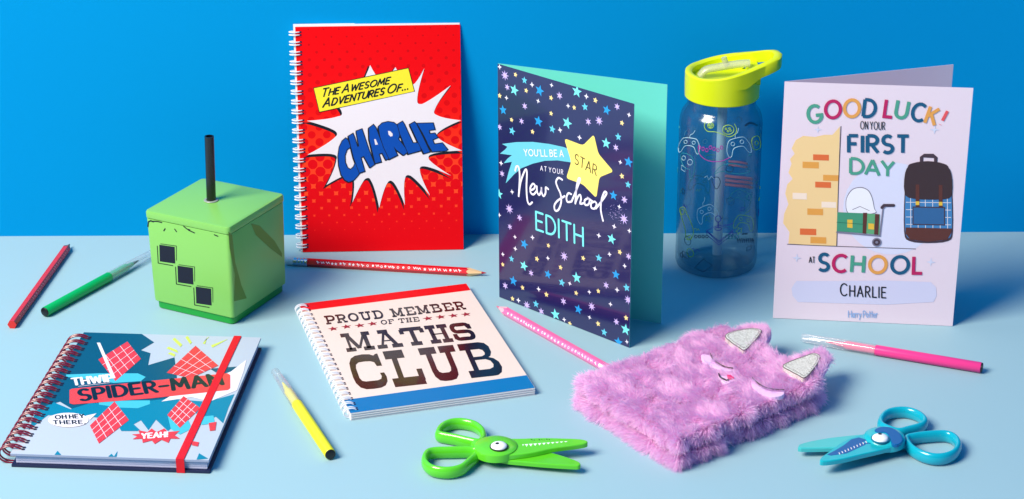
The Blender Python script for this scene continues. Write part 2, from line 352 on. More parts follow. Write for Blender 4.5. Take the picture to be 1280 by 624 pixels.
def slabtext(mb, sh, txt, p0, p1, ptop, m, gap=.06, heavy=.2, stem=.13, hair=.05):
    p0, p1, ptop = map(np.array, (p0, p1, ptop)); e2 = ptop-p0; h = np.linalg.norm(e2)
    tot = sum(SL[c][0] for c in txt) + gap*(len(txt)-1); e1 = (p1-p0)/tot; x = 0; ks = np.linalg.norm(e1); eh = e1/ks
    for ch in txt:
        if ch in SP:
            f_ = lambda L_: [p0+e1*(x+a)+e2*b for a, b in L_]; sh.polyh(mb, f_(SP[ch][1]), [f_(h_) for h_ in SP[ch][2]], m)
            x += SL[ch][0]+gap; continue
        for kd, st in SL[ch][1]:
            q = [p0+e1*(x+a)+e2*b for a, b in st]
            if kd in 'co': wd = lambda t: h*heavy*abs(np.dot(t, eh))**1.3 + stem*ks*1.05*(1-abs(np.dot(t, eh))**1.3)
            else: wd = {'v': stem*ks*1.05, 'h': h*heavy, 'd': h*hair}[kd]
            sh.strip(mb, q[:-1] if kd == 'o' else q, wd, m, closed=kd == 'o', rnd=False, mit=kd not in 'co')
        x += SL[ch][0]+gap

# ---------------------------------------------------------------- the setting: pale blue tabletop, blue wall
M_table = mat('pale_blue_board', (152, 186, 197), .6, .2, bump=.10, bscale=700, vary=.02, vscale=3)
M_wall = mat('blue_wall', (0, 142, 205), .8, .05, bump=.05, bscale=500, vary=.02, vscale=2)
mb = MB(); mb.box((-2600, -300, -18), (2600, 1818, 0), M_table); tag(mb.build('tabletop'), kind='structure')
mb = MB(); mb.box((-2600, 1818.0, -18), (2600, 1838, 1900), M_wall); tag(mb.build('backdrop_wall'), kind='structure')

M_paper = mat('white_paper', (228, 224, 226), .6, .3, bump=.03)
M_white = mat('white_ink', (232, 222, 228), .5, .3)
M_black = mat('black_ink', (16, 15, 20), .3, .5)
M_wirew = mat('white_coated_wire', (235, 237, 245), .25, .6)
M_hole = mat('punched_hole', (40, 30, 60), .9, .1)

def binding(mb, sh, n, b0, b1, ca, cc, ru, rc, m, wire=.55, sep=2.6, lean=0):
    for k in range(n):
        b = b0 + (b1-b0)*k/(n-1)
        for d in (-sep/2, sep/2):
            mb.tube([sh.P(ca+ru*cos(t), b+d+lean*(cos(t)), cc+rc*sin(t)) for t in np.linspace(0, 2*pi, 22)[:-1]], wire, m, closed=True, n=7, upv=sh.V)

# ================================================================ red spiral notebook leaning on the wall
th = .172
R0 = (-194.6, 1776.2, 0.4); Ur = (cos(.034), sin(.034), 0); Vr = (-sin(.034)*sin(th), cos(.034)*sin(th), cos(th))
sh = Sheet(R0, Ur, Vr, 150, 208.5)
root = thing('spiral_notebook', R0, 'red comic style spiral notebook with a blue first name, leaning upright against the blue wall', 'notebook', 'spiral bound notebooks')
mb = MB(); sh.slab(mb, 0.3, .6, 149.7, 209.6, -4.0, -.5, M_paper)
mb.build('pages', root)
mb = MB(); sh.slab(mb, 0, 0, 150, 210, -4.9, -4.1, M_paper); mb.build('back_cover', root)
# printed halftone cover
m = bpy.data.materials.new('halftone_print'); m.use_nodes = True; nt = m.node_tree; p = nt.nodes['Principled BSDF']; L = nt.links.new
p.inputs['Roughness'].default_value = .4; p.inputs['Specular IOR Level'].default_value = .12
uvn = nt.nodes.new('ShaderNodeUVMap'); sep = nt.nodes.new('ShaderNodeSeparateXYZ'); L(uvn.outputs[0], sep.inputs[0])
def lattice(ox):
    a = nt.nodes.new('ShaderNodeVectorMath'); a.operation = 'MULTIPLY_ADD'; a.inputs[1].default_value = (7.3, 7.3, 0); a.inputs[2].default_value = (ox, ox, 0); L(uvn.outputs[0], a.inputs[0])
    f = nt.nodes.new('ShaderNodeVectorMath'); f.operation = 'FRACTION'; L(a.outputs[0], f.inputs[0])
    s_ = nt.nodes.new('ShaderNodeVectorMath'); s_.operation = 'SUBTRACT'; s_.inputs[1].default_value = (.5, .5, 0); L(f.outputs[0], s_.inputs[0])
    l = nt.nodes.new('ShaderNodeVectorMath'); l.operation = 'LENGTH'; L(s_.outputs[0], l.inputs[0]); return l.outputs['Value']
mn = nt.nodes.new('ShaderNodeMath'); mn.operation = 'MINIMUM'; L(lattice(10), mn.inputs[0]); L(lattice(10.5), mn.inputs[1])
def ramp(stops, src, interp='LINEAR'):
    r = nt.nodes.new('ShaderNodeValToRGB'); r.color_ramp.interpolation = interp
    while len(r.color_ramp.elements) < len(stops): r.color_ramp.elements.new(.5)
    for e, (x, c) in zip(r.color_ramp.elements, stops): e.position = x; e.color = c
    L(src, r.inputs[0]); return r.outputs[0]
dv = nt.nodes.new('ShaderNodeMath'); dv.operation = 'DIVIDE'; dv.inputs[1].default_value = 2.1; L(sep.outputs[1], dv.inputs[0])
g = lambda v: (v, v, v, 1)
rad = ramp([(0, g(.6)), (.06, g(.48)), (.17, g(.43)), (.28, g(.37)), (.42, g(.31)), (.55, g(.235)), (.70, g(.17)), (.85, g(.105)), (.96, g(.05))], dv.outputs[0])
bgc = ramp([(0, lin((236, 6, 16))), (.1, lin((246, 40, 30))), (.25, lin((250, 72, 34))), (.42, lin((248, 56, 28))), (.62, lin((240, 18, 16))), (.8, lin((234, 6, 14))), (1, lin((232, 4, 12)))], dv.outputs[0])
dtc = ramp([(0, lin((226, 4, 16))), (.4, lin((222, 5, 18))), (.6, lin((220, 6, 12))), (1, lin((196, 6, 14)))], dv.outputs[0])
lt = nt.nodes.new('ShaderNodeMath'); lt.operation = 'LESS_THAN'; L(mn.outputs[0], lt.inputs[0]); L(rad, lt.inputs[1])
mx = nt.nodes.new('ShaderNodeMix'); mx.data_type = 'RGBA'; L(lt.outputs[0], mx.inputs[0]); L(bgc, mx.inputs[6]); L(dtc, mx.inputs[7]); L(mx.outputs[2], p.inputs['Base Color'])
M_half = m
mb = MB(); sh.slab(mb, 2, 0, 150, 208.0, -.45, 0, mat('red_cover_edge', (225, 20, 30), .5), M_half)
zc = Z(380, 70, 2.971)
tips = [(245,30),(340,38),(449,42),(549,106),(588,238),(592,352),(550,447),(471,522),(376,558),(279,568),(178,548),(80,482),(8,368),(6,240),(90,150)]
vals = [(290,90),(395,110),(424,178),(482,212),(492,295),(462,372),(432,412),(382,442),(320,462),(240,452),(180,440),(122,372),(124,290),(140,220),(190,150)]
def burst(dx, dy, grow):
    pts = []
    cx, cy = 300, 300; n = len(tips)
    for i in range(n):
        T0 = np.array(tips[i], float); T1 = np.array(tips[(i+1) % n], float); Vv = np.array(vals[i], float)
        Cn = np.array([cx, cy], float); T0 = Cn + (T0-Cn)*grow; T1 = Cn + (T1-Cn)*grow
        s_ = (T1-T0)/np.linalg.norm(T1-T0); ou = (Vv-Cn)/np.linalg.norm(Vv-Cn)
        a = Vv - s_*11 + ou*8; b = Vv + s_*11 + ou*8
        def quad(p, q, r, k=6): return [(1-t)**2*p + 2*t*(1-t)*q + t*t*r for t in [j/k for j in range(k)]]
        pts += quad(T0, a*.72+T0*.28 - ou*6 - s_*5, a); pts += quad(a, Vv-ou*6, b, 4); pts += quad(b, b*.72+T1*.28 - ou*6 + s_*5, T1)
    return [sh.px(zc((p[0]+dx, p[1]+dy))) for p in pts]
sh.lv = 1; sh.poly(mb, burst(-6, 9, 1.015), M_black)
sh.lv = 2; sh.poly(mb, burst(0, 0, .985), M_white)
sh.lv = 3
M_yel = mat('yellow_caption_ink', (247, 226, 40), .4)
sh.poly(mb, sh.tr(zc, [(34,118),(388,43),(412,132),(56,210)]), M_black)
sh.lv = 4; sh.poly(mb, sh.tr(zc, [(37,120),(387,46),(409,131),(58,207)]), M_yel)
sh.lv = 5
def T(txt, z_, a, b, t, m_, **k): text(mb, sh, txt, *sh.tr(z_, [a, b, t]), m_, **k)
T('THE AWESOME', zc, (64,152), (313,103), (73,122), M_black, wt=.17, small=.8, gap=.26)
T('ADVENTURES OF...', zc, (70,190), (385,124), (80,158), M_black, wt=.17, small=.8, gap=.26)
zl1 = Z(418, 145, 6.93); zl2 = Z(485, 145, 6.93)
blueink = mat('cobalt_ink', (10, 74, 168), .4, .2)
letters = [  # chunky comic capitals: outline, hole
 (zl1, [(98,192),(68,218),(44,270),(34,345),(40,425),(60,505),(92,552),(125,570),(170,552),(205,512),(218,492),(196,440),(180,408),(168,440),(140,465),(112,448),(92,400),(90,340),(108,290),(138,268),(118,210)], None),
 (zl1, [(120,178),(160,153),(172,180),(200,268),(215,262),(190,132),(238,114),(250,150),(300,300),(347,418),(310,445),(255,345),(228,360),(262,478),(215,495),(165,360),(140,260)], None),
 (zl1, [(297,108),(338,76),(358,100),(400,210),(440,290),(482,362),(448,380),(415,318),(385,328),(405,398),(352,412),(325,300),(300,200)], [(345,200),(358,200),(378,246),(354,250)]),
 (zl2, [(-84,95),(-50,62),(0,50),(50,58),(85,85),(103,130),(98,175),(88,200),(130,250),(172,310),(135,338),(70,290),(50,262),(62,300),(82,340),(10,375),(-40,270),(-70,180)], [(0,128),(18,130),(40,152),(40,172),(22,178),(5,160)]),
 (zl2, [(80,75),(125,48),(140,70),(215,235),(270,232),(285,300),(175,330),(140,250),(100,150)], None),
 (zl2, [(188,75),(230,52),(245,70),(300,180),(362,310),(310,325),(260,230)], None),
 (zl2, [(250,65),(390,62),(405,115),(355,122),(360,155),(405,150),(430,185),(385,205),(400,245),(470,235),(515,290),(500,300),(385,308),(340,230),(300,150)], None)]
for z_, ol, ho in letters:
    sh.lv = 5; sh.poly(mb, sh.tr(z_, [(a-9, b+9) for a, b in ol]), M_black)
    sh.lv = 6; q = sh.tr(z_, ol); sh.strip(mb, q, 1.5, M_black, closed=True)
    if ho: sh.strip(mb, sh.tr(z_, ho), 1.2, M_black, closed=True)
for z_, ol, ho in letters:
    sh.lv = 7; sh.poly(mb, sh.tr(z_, ol), blueink)
    if ho: sh.lv = 8; sh.poly(mb, sh.tr(z_, ho), M_white)
for k_ in range(len(letters)-1):          # thin dark seam where one letter overlaps the next
    z_, ol, ho = letters[k_+1]; sh.lv = 8; q = sh.tr(z_, ol); sh.strip(mb, (q[-4:]+q[:1]) if k_ not in (4, 5) else (q[-2:]+q[:1]), .55, M_black)
sh.lv = 1
for k in range(23):
    b = 6 + 196*k/22
    for d in (-1.3, 1.3): sh.poly(mb, [np.array(q) for q in ((5.6, b+d-.8), (7.4, b+d-.8), (7.4, b+d+.8), (5.6, b+d+.8))], M_hole)
mb.build('front_cover', root)
mb = MB(); binding(mb, sh, 23, 6, 202, 1.4, -2.6, 5.2, 4.2, M_wirew); mb.build('wire_binding', root)

# ================================================================ club notebook lying on the table
z = 6.4
O = np.array([-126.0, 1446.5, z]); Um = np.array([cos(.284), sin(.284), 0]); Vm = np.array([-sin(.2805), cos(.2805), 0])
sh = Sheet(O, Um, Vm, 150, 211)
root = thing('spiral_notebook', (-126, 1446.5, 0), 'cream spiral notebook with red and blue bands reading maths club, lying flat in the middle', 'notebook', 'spiral bound notebooks')
mb = MB()
for k in range(9): sh.slab(mb, .6-.25*(k % 2), .5-.35*(k*7 % 3), 149.6+.3*(k*5 % 2), 210.4, -5.9+k*.62, -5.9+k*.62+.56, M_paper)
mb.build('pages', root)
mb = MB(); sh.slab(mb, 0, 0, 150, 211, -6.35, -5.95, mat('grey_card', (205, 208, 216), .6)); mb.build('back_cover', root)
M_cream = mat('cream_print', (232, 212, 200), .38, .45, bump=.02)
mb = MB(); sh.slab(mb, 0, 0, 150, 211, -.3, 0, M_paper, M_cream)
sh.poly(mb, [np.array(q) for q in ((.2, 196), (149.8, 196), (149.8, 210.8), (.2, 210.8))], mat('red_band_ink', (224, 6, 14), .4, .2))
sh.poly(mb, [np.array(q) for q in ((.2, .2), (149.8, .2), (149.8, 23.5), (.2, 23.5))], mat('blue_band_ink', (0, 112, 172), .4, .25))
M_gb = mat('glossy_black_ink', (22, 14, 16), .2, .45, coat=.3)
zs = Z(350, 340, 3.12); zs2 = Z(400, 410, 5.333); zs3 = Z(400, 360, 6.095)
sh.lv = 1
def S(txt, z_, a, b, t, m_=M_gb, **k): slabtext(mb, sh, txt, *sh.tr(z_, [a, b, t]), m_, **k)
S('PROUD MEMBER', zs3, (42,282), (1115,166), (18,216), heavy=.19, stem=.17, hair=.09, gap=.09)
S('OF THE', zs3, (462,284), (757,258), (452,248), heavy=.18, stem=.16, hair=.1, gap=.1)
S('MATHS', zs2, (172,163), (1046,80), (124,42), heavy=.2, stem=.17, hair=.06)
S('CLUB', zs2, (238,420), (1246,312), (163,190), heavy=.24, stem=.15, hair=.06)
M_st = mat('crimson_ink', (150, 20, 40), .4)
for q in ((95,313),(197,297),(299,288),(396,275),(817,235),(915,224),(1012,214),(1109,204)):
    c = sh.px(zs3(q)); sh.star(mb, c, 4.6, M_st, rot=pi/2)
sh.lv = 2
for k in range(23):
    b = 6 + 199*k/22
    for d in (-1.3, 1.3): sh.poly(mb, [np.array(q) for q in ((5.6, b+d-.8), (7.4, b+d-.8), (7.4, b+d+.8), (5.6, b+d+.8))], M_hole)
mb.build('front_cover', root)
mb = MB(); binding(mb, sh, 23, 6, 205, 1.2, -2.1, 5.4, 3.9, M_wirew); mb.build('wire_binding', root)

# ================================================================ hardback notebook with a red elastic
O = np.array([-373.2, 1376.3, 11.4]); a_ = math.radians(-4.4)
Us = np.array([cos(a_), sin(a_), 0]); Vs = np.array([.0617, .9981, 0]); Vs = np.array([-Us[1], Us[0], 0])*.999 + Us*.0; 
O = np.array([-224.7, 1363.9, 11.4]) - Us*149.5
sh = Sheet(O, Us, Vs, 149.5, 209.3)
root = thing('hardback_notebook', (O[0], O[1], 0), 'grey and teal hardback notebook with dark red coil and red elastic band, at front left', 'notebook')
mb = MB(); sh.slab(mb, 0, 0, 149.5, 209.3, -11.3, -9.3, mat('navy_board', (18, 26, 66), .5)); mb.build('back_cover', root)
mb = MB()
M_pg = mat('lilac_page_edges', (205, 204, 226), .6, .3)
for k in range(12): sh.slab(mb, 3, 3.0-.4*(k*5 % 3)/2, 147.0+.5*(k*7 % 3)/2, 206.5, -9.25+k*.62, -9.25+k*.62+.56, M_pg)
mb.build('pages', root)
M_gry = mat('dove_grey_print', (184, 192, 204), .42, .4)
M_teal = mat('teal_ink', (10, 126, 158), .4); M_dteal = mat('petrol_ink', (8, 78, 106), .4); M_cy = mat('aqua_ink', (72, 186, 204), .4)
M_ban = mat('coral_red_ink', (232, 62, 60), .4); M_lem = mat('lemon_ink', (206, 222, 92), .4); M_redi = mat('scarlet_ink', (222, 52, 60), .4); M_pale = mat('pale_ink', (232, 226, 232), .4)
mb = MB(); sh.slab(mb, 0, 0, 149.5, 209.3, -1.8, 0, mat('grey_board', (150, 158, 184), .5), M_gry)
za = Z(0, 390, 2.668)
sh.lv = 1
PL = lambda pts, m_, z_=za: sh.poly(mb, sh.tr(z_, pts), m_)
PL([(255,65),(470,72),(514,102),(470,128),(502,138),(494,178),(582,152),(590,220),(560,300),(250,330),(200,300),(100,330)], M_dteal)
PL([(760,185),(805,182),(775,200),(795,212),(740,215),(700,190)], M_dteal)
PL([(120,330),(180,302),(235,325),(300,305),(470,300),(560,290),(690,300),(782,275),(762,320),(744,372),(720,350),(690,362),(640,330),(560,398),(520,360),(495,395),(470,362),(405,398),(380,360),(300,350),(160,345),(95,395)], M_teal)
sh.lv = 2
PL([(538,300),(600,262),(770,200),(822,160),(812,200),(790,262),(700,300),(640,285)], M_white)
PL([(220,210),(330,206),(460,206),(486,218),(470,232),(380,238),(300,226),(222,218)], M_cy)
PL([(330,300),(440,296),(500,296),(500,308),(460,322),(400,320),(330,310)], M_cy)
PL([(560,350),(620,345),(640,390),(600,410),(570,392)], M_cy); PL([(660,352),(712,346),(716,372),(672,378)], M_cy)
for q in ([(175,486),(192,464),(212,487)],[(355,488),(372,474),(384,488)],[(378,486),(392,465),(388,486)],[(655,494),(664,472),(694,490)],[(258,489),(266,482),(272,489)],[(405,398),(440,370),(470,398)]): PL(q, M_teal)
for q in ([(555,122),(590,128),(595,138)],[(575,92),(608,110),(602,118)],[(618,86),(640,103),(634,108)],[(690,88),(676,106),(684,108)],[(752,96),(704,112),(708,120)],[(560,140),(585,142),(582,150)]): PL([q[0],(q[0][0]+8,q[0][1]-5),q[1],q[2]], M_lem)
# plain red paper-dart shapes with pale creases
sh.lv = 3
for k4 in ([(425,100),(470,158),(385,232),(328,160)], [(652,114),(728,180),(636,222),(556,204)], [(382,300),(430,362),(330,440),(300,380)], [(612,282),(668,322),(600,388),(558,345)]):
    sh.lv = 3; PL(k4, M_redi); sh.lv = 4; P4 = [np.array(q, float) for q in k4]
    for t in (.25, .5, .75):
        sh.strip(mb, sh.tr(za, [P4[0]*(1-t)+P4[1]*t, P4[3]*(1-t)+P4[2]*t]), .45, M_pale); sh.strip(mb, sh.tr(za, [P4[0]*(1-t)+P4[3]*t, P4[1]*(1-t)+P4[2]*t]), .45, M_pale)
sh.lv = 4
PL([(323,104),(334,104),(386,222),(374,224)], M_pale)
PL([(696,372),(722,368),(718,396),(700,398)], M_redi); PL([(640,432),(664,436),(660,450),(640,446)], M_redi)
PL([(232,262),(240,258),(500,232),(758,206),(768,212),(768,256),(760,262),(500,290),(245,310),(232,306)], M_ban)
PL([(x, y) for x, y in arc(228,362,68,24,0,360,24)], M_white); PL([(286,348),(322,340),(300,362)], M_white)
PL([(440,410+0),(466,408),(462,396),(492,402),(506,390),(522,402),(548,390),(560,402),(600,398),(582,412),(600,424),(568,424),(562,438),(538,428),(516,442),(506,430),(476,438),(474,424),(442,426),(458,416)], M_redi)
sh.lv = 5
T('SPIDER-MAN', za, (270,298), (742,243), (262,262), M_black, wt=.19, gap=.28)
T('THWIP', za, (246,246), (378,232), (240,224), M_white, wt=.2, gap=.3)
sh.strip(mb, sh.tr(za, [(262,250),(365,238)]), .6, M_white)
T('OH HEY', za, (186,359), (280,355), (184,347), M_black, wt=.19, gap=.35)
T('THERE.', za, (180,376), (284,375), (178,364), M_black, wt=.19, gap=.35)
T('YEAH!', za, (474,424), (558,418), (474,408), M_white, wt=.22, gap=.3)
for k in range(19):
    b = 8 + 190*k/18
    for d in (-1.5, 1.5): sh.poly(mb, [np.array(q) for q in ((6.5, b+d-1), (9, b+d-1), (9, b+d+1), (6.5, b+d+1))], M_hole)
mb.build('front_cover', root)
mb = MB(); binding(mb, sh, 19, 8, 198, -1.5, -4.3, 9.6, 7.0, mat('burgundy_coated_wire', (118, 14, 46), .25, .6), wire=.75, sep=3.2, lean=1.2); mb.build('wire_binding', root)
# elastic: a band across cover, edges and back
mb = MB(); M_el = mat('red_elastic', (216, 16, 34), .55, .3, bump=.3, bscale=2500)
e0 = sh.px(za((601,500))); e1 = sh.px(za((792,80)))
x0, x1 = e0[0]-1, e1[0]+.5
path = [(x0, -.6, -11.8+.6), (x0, -.6, .7), (x0, 0, .75), (x1, 209.3, .75), (x1, 209.9, .7), (x1, 209.9, -11.2)]
hw = 3.1; V = []; F = []
for a, b, c in path: V += [sh.P(a-hw, b, c), sh.P(a+hw, b, c)]
nb = len(V)
for a, b, c in path:
    b2 = b+.5 if b < 1 else b-.5
    V += [sh.P(a-hw, b2, min(c, .12)), sh.P(a+hw, b2, min(c, .12))]
for i in range(len(path)-1):
    F += [(2*i, 2*i+1, 2*i+3, 2*i+2), (nb+2*i, nb+2*i+2, nb+2*i+3, nb+2*i+1), (2*i, 2*i+2, nb+2*i+2, nb+2*i), (2*i+1, nb+2*i+1, nb+2*i+3, 2*i+3)]
mb.add(V, F, M_el); mb.build('elastic_strap', root)

# ================================================================ navy star card
def card(root, sp, f, b, hgt, mo, mi_, art, warp=0):
    sp, f, b = (np.array([*q, 0.3]) for q in (sp, f, b))
    U = f-sp; s1 = Sheet(sp, U, (0, 0, 1), np.linalg.norm(U), hgt)
    m_ = MB(); s1.slab(m_, 0, 0, s1.w, hgt, -.38, 0, mi_, mo); art(m_, s1); m_.build('front_panel', root)
    U2 = b-sp; s2 = Sheet(sp+np.array([0, .45, 0]), U2, (0, 0, 1), np.linalg.norm(U2), hgt)
    m_ = MB(); s2.slab(m_, 0.2, 0, s2.w, hgt, -.38, 0, mi_); m_.build('back_panel', root)
root = thing('greeting_card', (-11.3, 1675.7, 0), 'open navy greeting card covered in small stars with mint inside, standing behind the pink pencil', 'card', 'open greeting cards standing on the table')
M_navy = mat('navy_gloss_print', (34, 30, 84), .16, .5, coat=.6)
M_mint = mat('mint_card', (104, 212, 196), .6, .3, bump=.04)
inks = {k: mat(k+'_star_ink', v, .35, .4) for k, v in dict(teal=(120, 226, 232), blue=(36, 150, 220), lilac=(202, 178, 240), yellow=(250, 220, 150), white=(240, 232, 250), sky=(96, 196, 226)).items()}
def navy_art(mb, sh):
    zA = Z(610, 70, 3.283); zB = Z(610, 250, 3.283)
    D = {('teal', 6.2, 5, .42): ([(108,140),(325,275),(365,146),(485,358),(45,566)], [(147,270),(364,319),(507,160),(277,470),(565,532)]),
     ('blue', 5.4, 5, .44): ([(212,142),(207,268),(487,222),(62,222),(515,572),(577,435)], [(149,181),(246,305),(104,332),(525,306),(371,449),(536,584)]),
     ('sky', 4.1, 5, .45): ([(150,100),(398,209),(264,300),(99,308),(535,332),(575,528)], [(97,242),(455,238),(303,339),(197,427),(477,543),(569,360)]),
     ('lilac', 5.4, 8, .38): ([(70,80),(456,266)], [(88,37),(558,78),(313,231),(426,437),(160,432),(575,410)]),
     ('lilac', 3.9, 6, .4): ([(79,128),(151,206),(138,268),(412,270),(294,163),(530,208),(525,376),(560,590),(48,292),(58,483)], [(130,73),(90,110),(177,300),(71,352),(485,350),(527,500),(310,416),(219,458),(577,232),(20,300)]),
     ('yellow', 2.9, 5, .5): ([(113,77),(157,142),(259,172),(97,262),(259,236),(354,212),(441,182),(183,311),(550,275),(550,493),(48,163)], [(248,187),(298,277),(201,242),(61,265),(391,239),(541,214),(142,360),(240,388),(362,382),(453,374),(101,405),(336,508),(452,508),(567,484)]),
     ('white', 2.8, 4, .36): ([(181,118),(76,172),(206,185),(261,120),(329,205),(404,166),(296,304),(376,335),(579,242),(543,436),(99,558),(54,440),(48,45)], [(111,152),(183,154),(112,200),(61,223),(246,239),(455,146),(499,223),(439,282),(336,343),(208,366),(416,378),(530,369),(503,428),(417,482),(125,412),(313,491),(561,271),(518,109),(539,28),(47,62),(580,127),(570,582)])}
    for (ink, r, n, inn), (la, lb) in D.items():
        for zz, ll in ((zA, la), (zB, lb)):
            for q in ll:
                sh.lv = 0; sh.star(mb, sh.px(zz(q)), r*random.uniform(.78, .95), inks[ink], n, inn, rot=pi/2+random.uniform(-.25, .25))
    zc_ = Z(620, 160, 3.9)
    for _ in range(70):
        a, b = random.gauss(582, 20), random.gauss(415, 28); sh.disc(mb, sh.px(zc_((a, b))), random.uniform(.12, .3), inks['lilac'], n=6)
    sh.lv = 1; tail = [(30,78),(100,69),(180,68),(260,78),(330,93),(375,110),(368,168),(300,158),(240,160),(180,174),(125,196),(90,225),(48,270),(62,215),(78,165),(38,172),(58,148),(78,133),(20,125),(45,105),(56,92)]
    sh.poly(mb, sh.tr(zc_, tail), mat('comet_ink', (104, 194, 212), .35))
    sh.lv = 2; sp_ = [(333,50),(425,85),(478,32),(500,125),(574,212),(505,240),(490,342),(425,275),(343,245),(368,165)]
    rp = []
    for i in range(10):
        a, b, c = (np.array(sp_[(i+k) % 10], float) for k in (-1, 0, 1)); rp += [b+(a-b)*.13, b+(a-b)*.04+(c-b)*.04, b+(c-b)*.13]
    sh.poly(mb, sh.tr(zc_, rp), mat('star_yellow_ink', (250, 224, 112), .4))
    sh.lv = 3; t = lambda tx, a, b, c, m_, **k: text(mb, sh, tx, *sh.tr(zc_, [a, b, c]), m_, **k)
    t("YOU'LL BE A", (140,135), (331,140), (137,104), inks['white'], wt=.15, gap=.3)
    t('STAR', (384,172), (490,232), (388,125), M_black, wt=.095, gap=.25)
    t('AT YOUR', (218,206), (328,226), (218,184), inks['white'], wt=.13, gap=.5)
    t('EDITH', (198,494), (426,574), (196,408), inks['teal'], wt=.125, gap=.26)
    for st in ([(95,208),(101,188),(112,192),(117,240),(112,332)],[(112,330),(122,262),(143,206),(152,215),(150,290),(154,350),(164,372),(178,362)],
      [(168,304),(186,296),(191,280),(181,272),(169,290),(170,314),(184,324),(200,306)],[(200,284),(202,312),(212,326),(222,306),(223,288),(224,314),(233,332),(243,316),(244,290),(256,298)],
      [(324,252),(306,243),(294,262),(302,290),(316,322),(319,362),(306,398),(290,402),(286,378),(302,354),(336,332)],[(368,322),(354,318),(345,338),(350,360),(370,358)],
      [(370,358),(394,300),(411,252),(404,248),(394,290),(388,368)],[(388,366),(400,336),(412,326),(416,346),(412,368),(430,366)],
      [(452,342),(434,352),(436,374),(452,372),(458,352),(450,342),(470,356)],[(484,358),(466,366),(466,388),(482,392),(492,372),(484,358)],[(488,392),(514,360),(540,320),(530,312),(516,350),(512,398),(523,452)]):
        sh.strip(mb, sh.tr(zc_, spline(st, 5)), 1.75, inks['white'])
card(root, (-11.3, 1675.7), (97.2, 1573.0), (126.7, 1619.2), 214.6, M_navy, M_mint, navy_art)

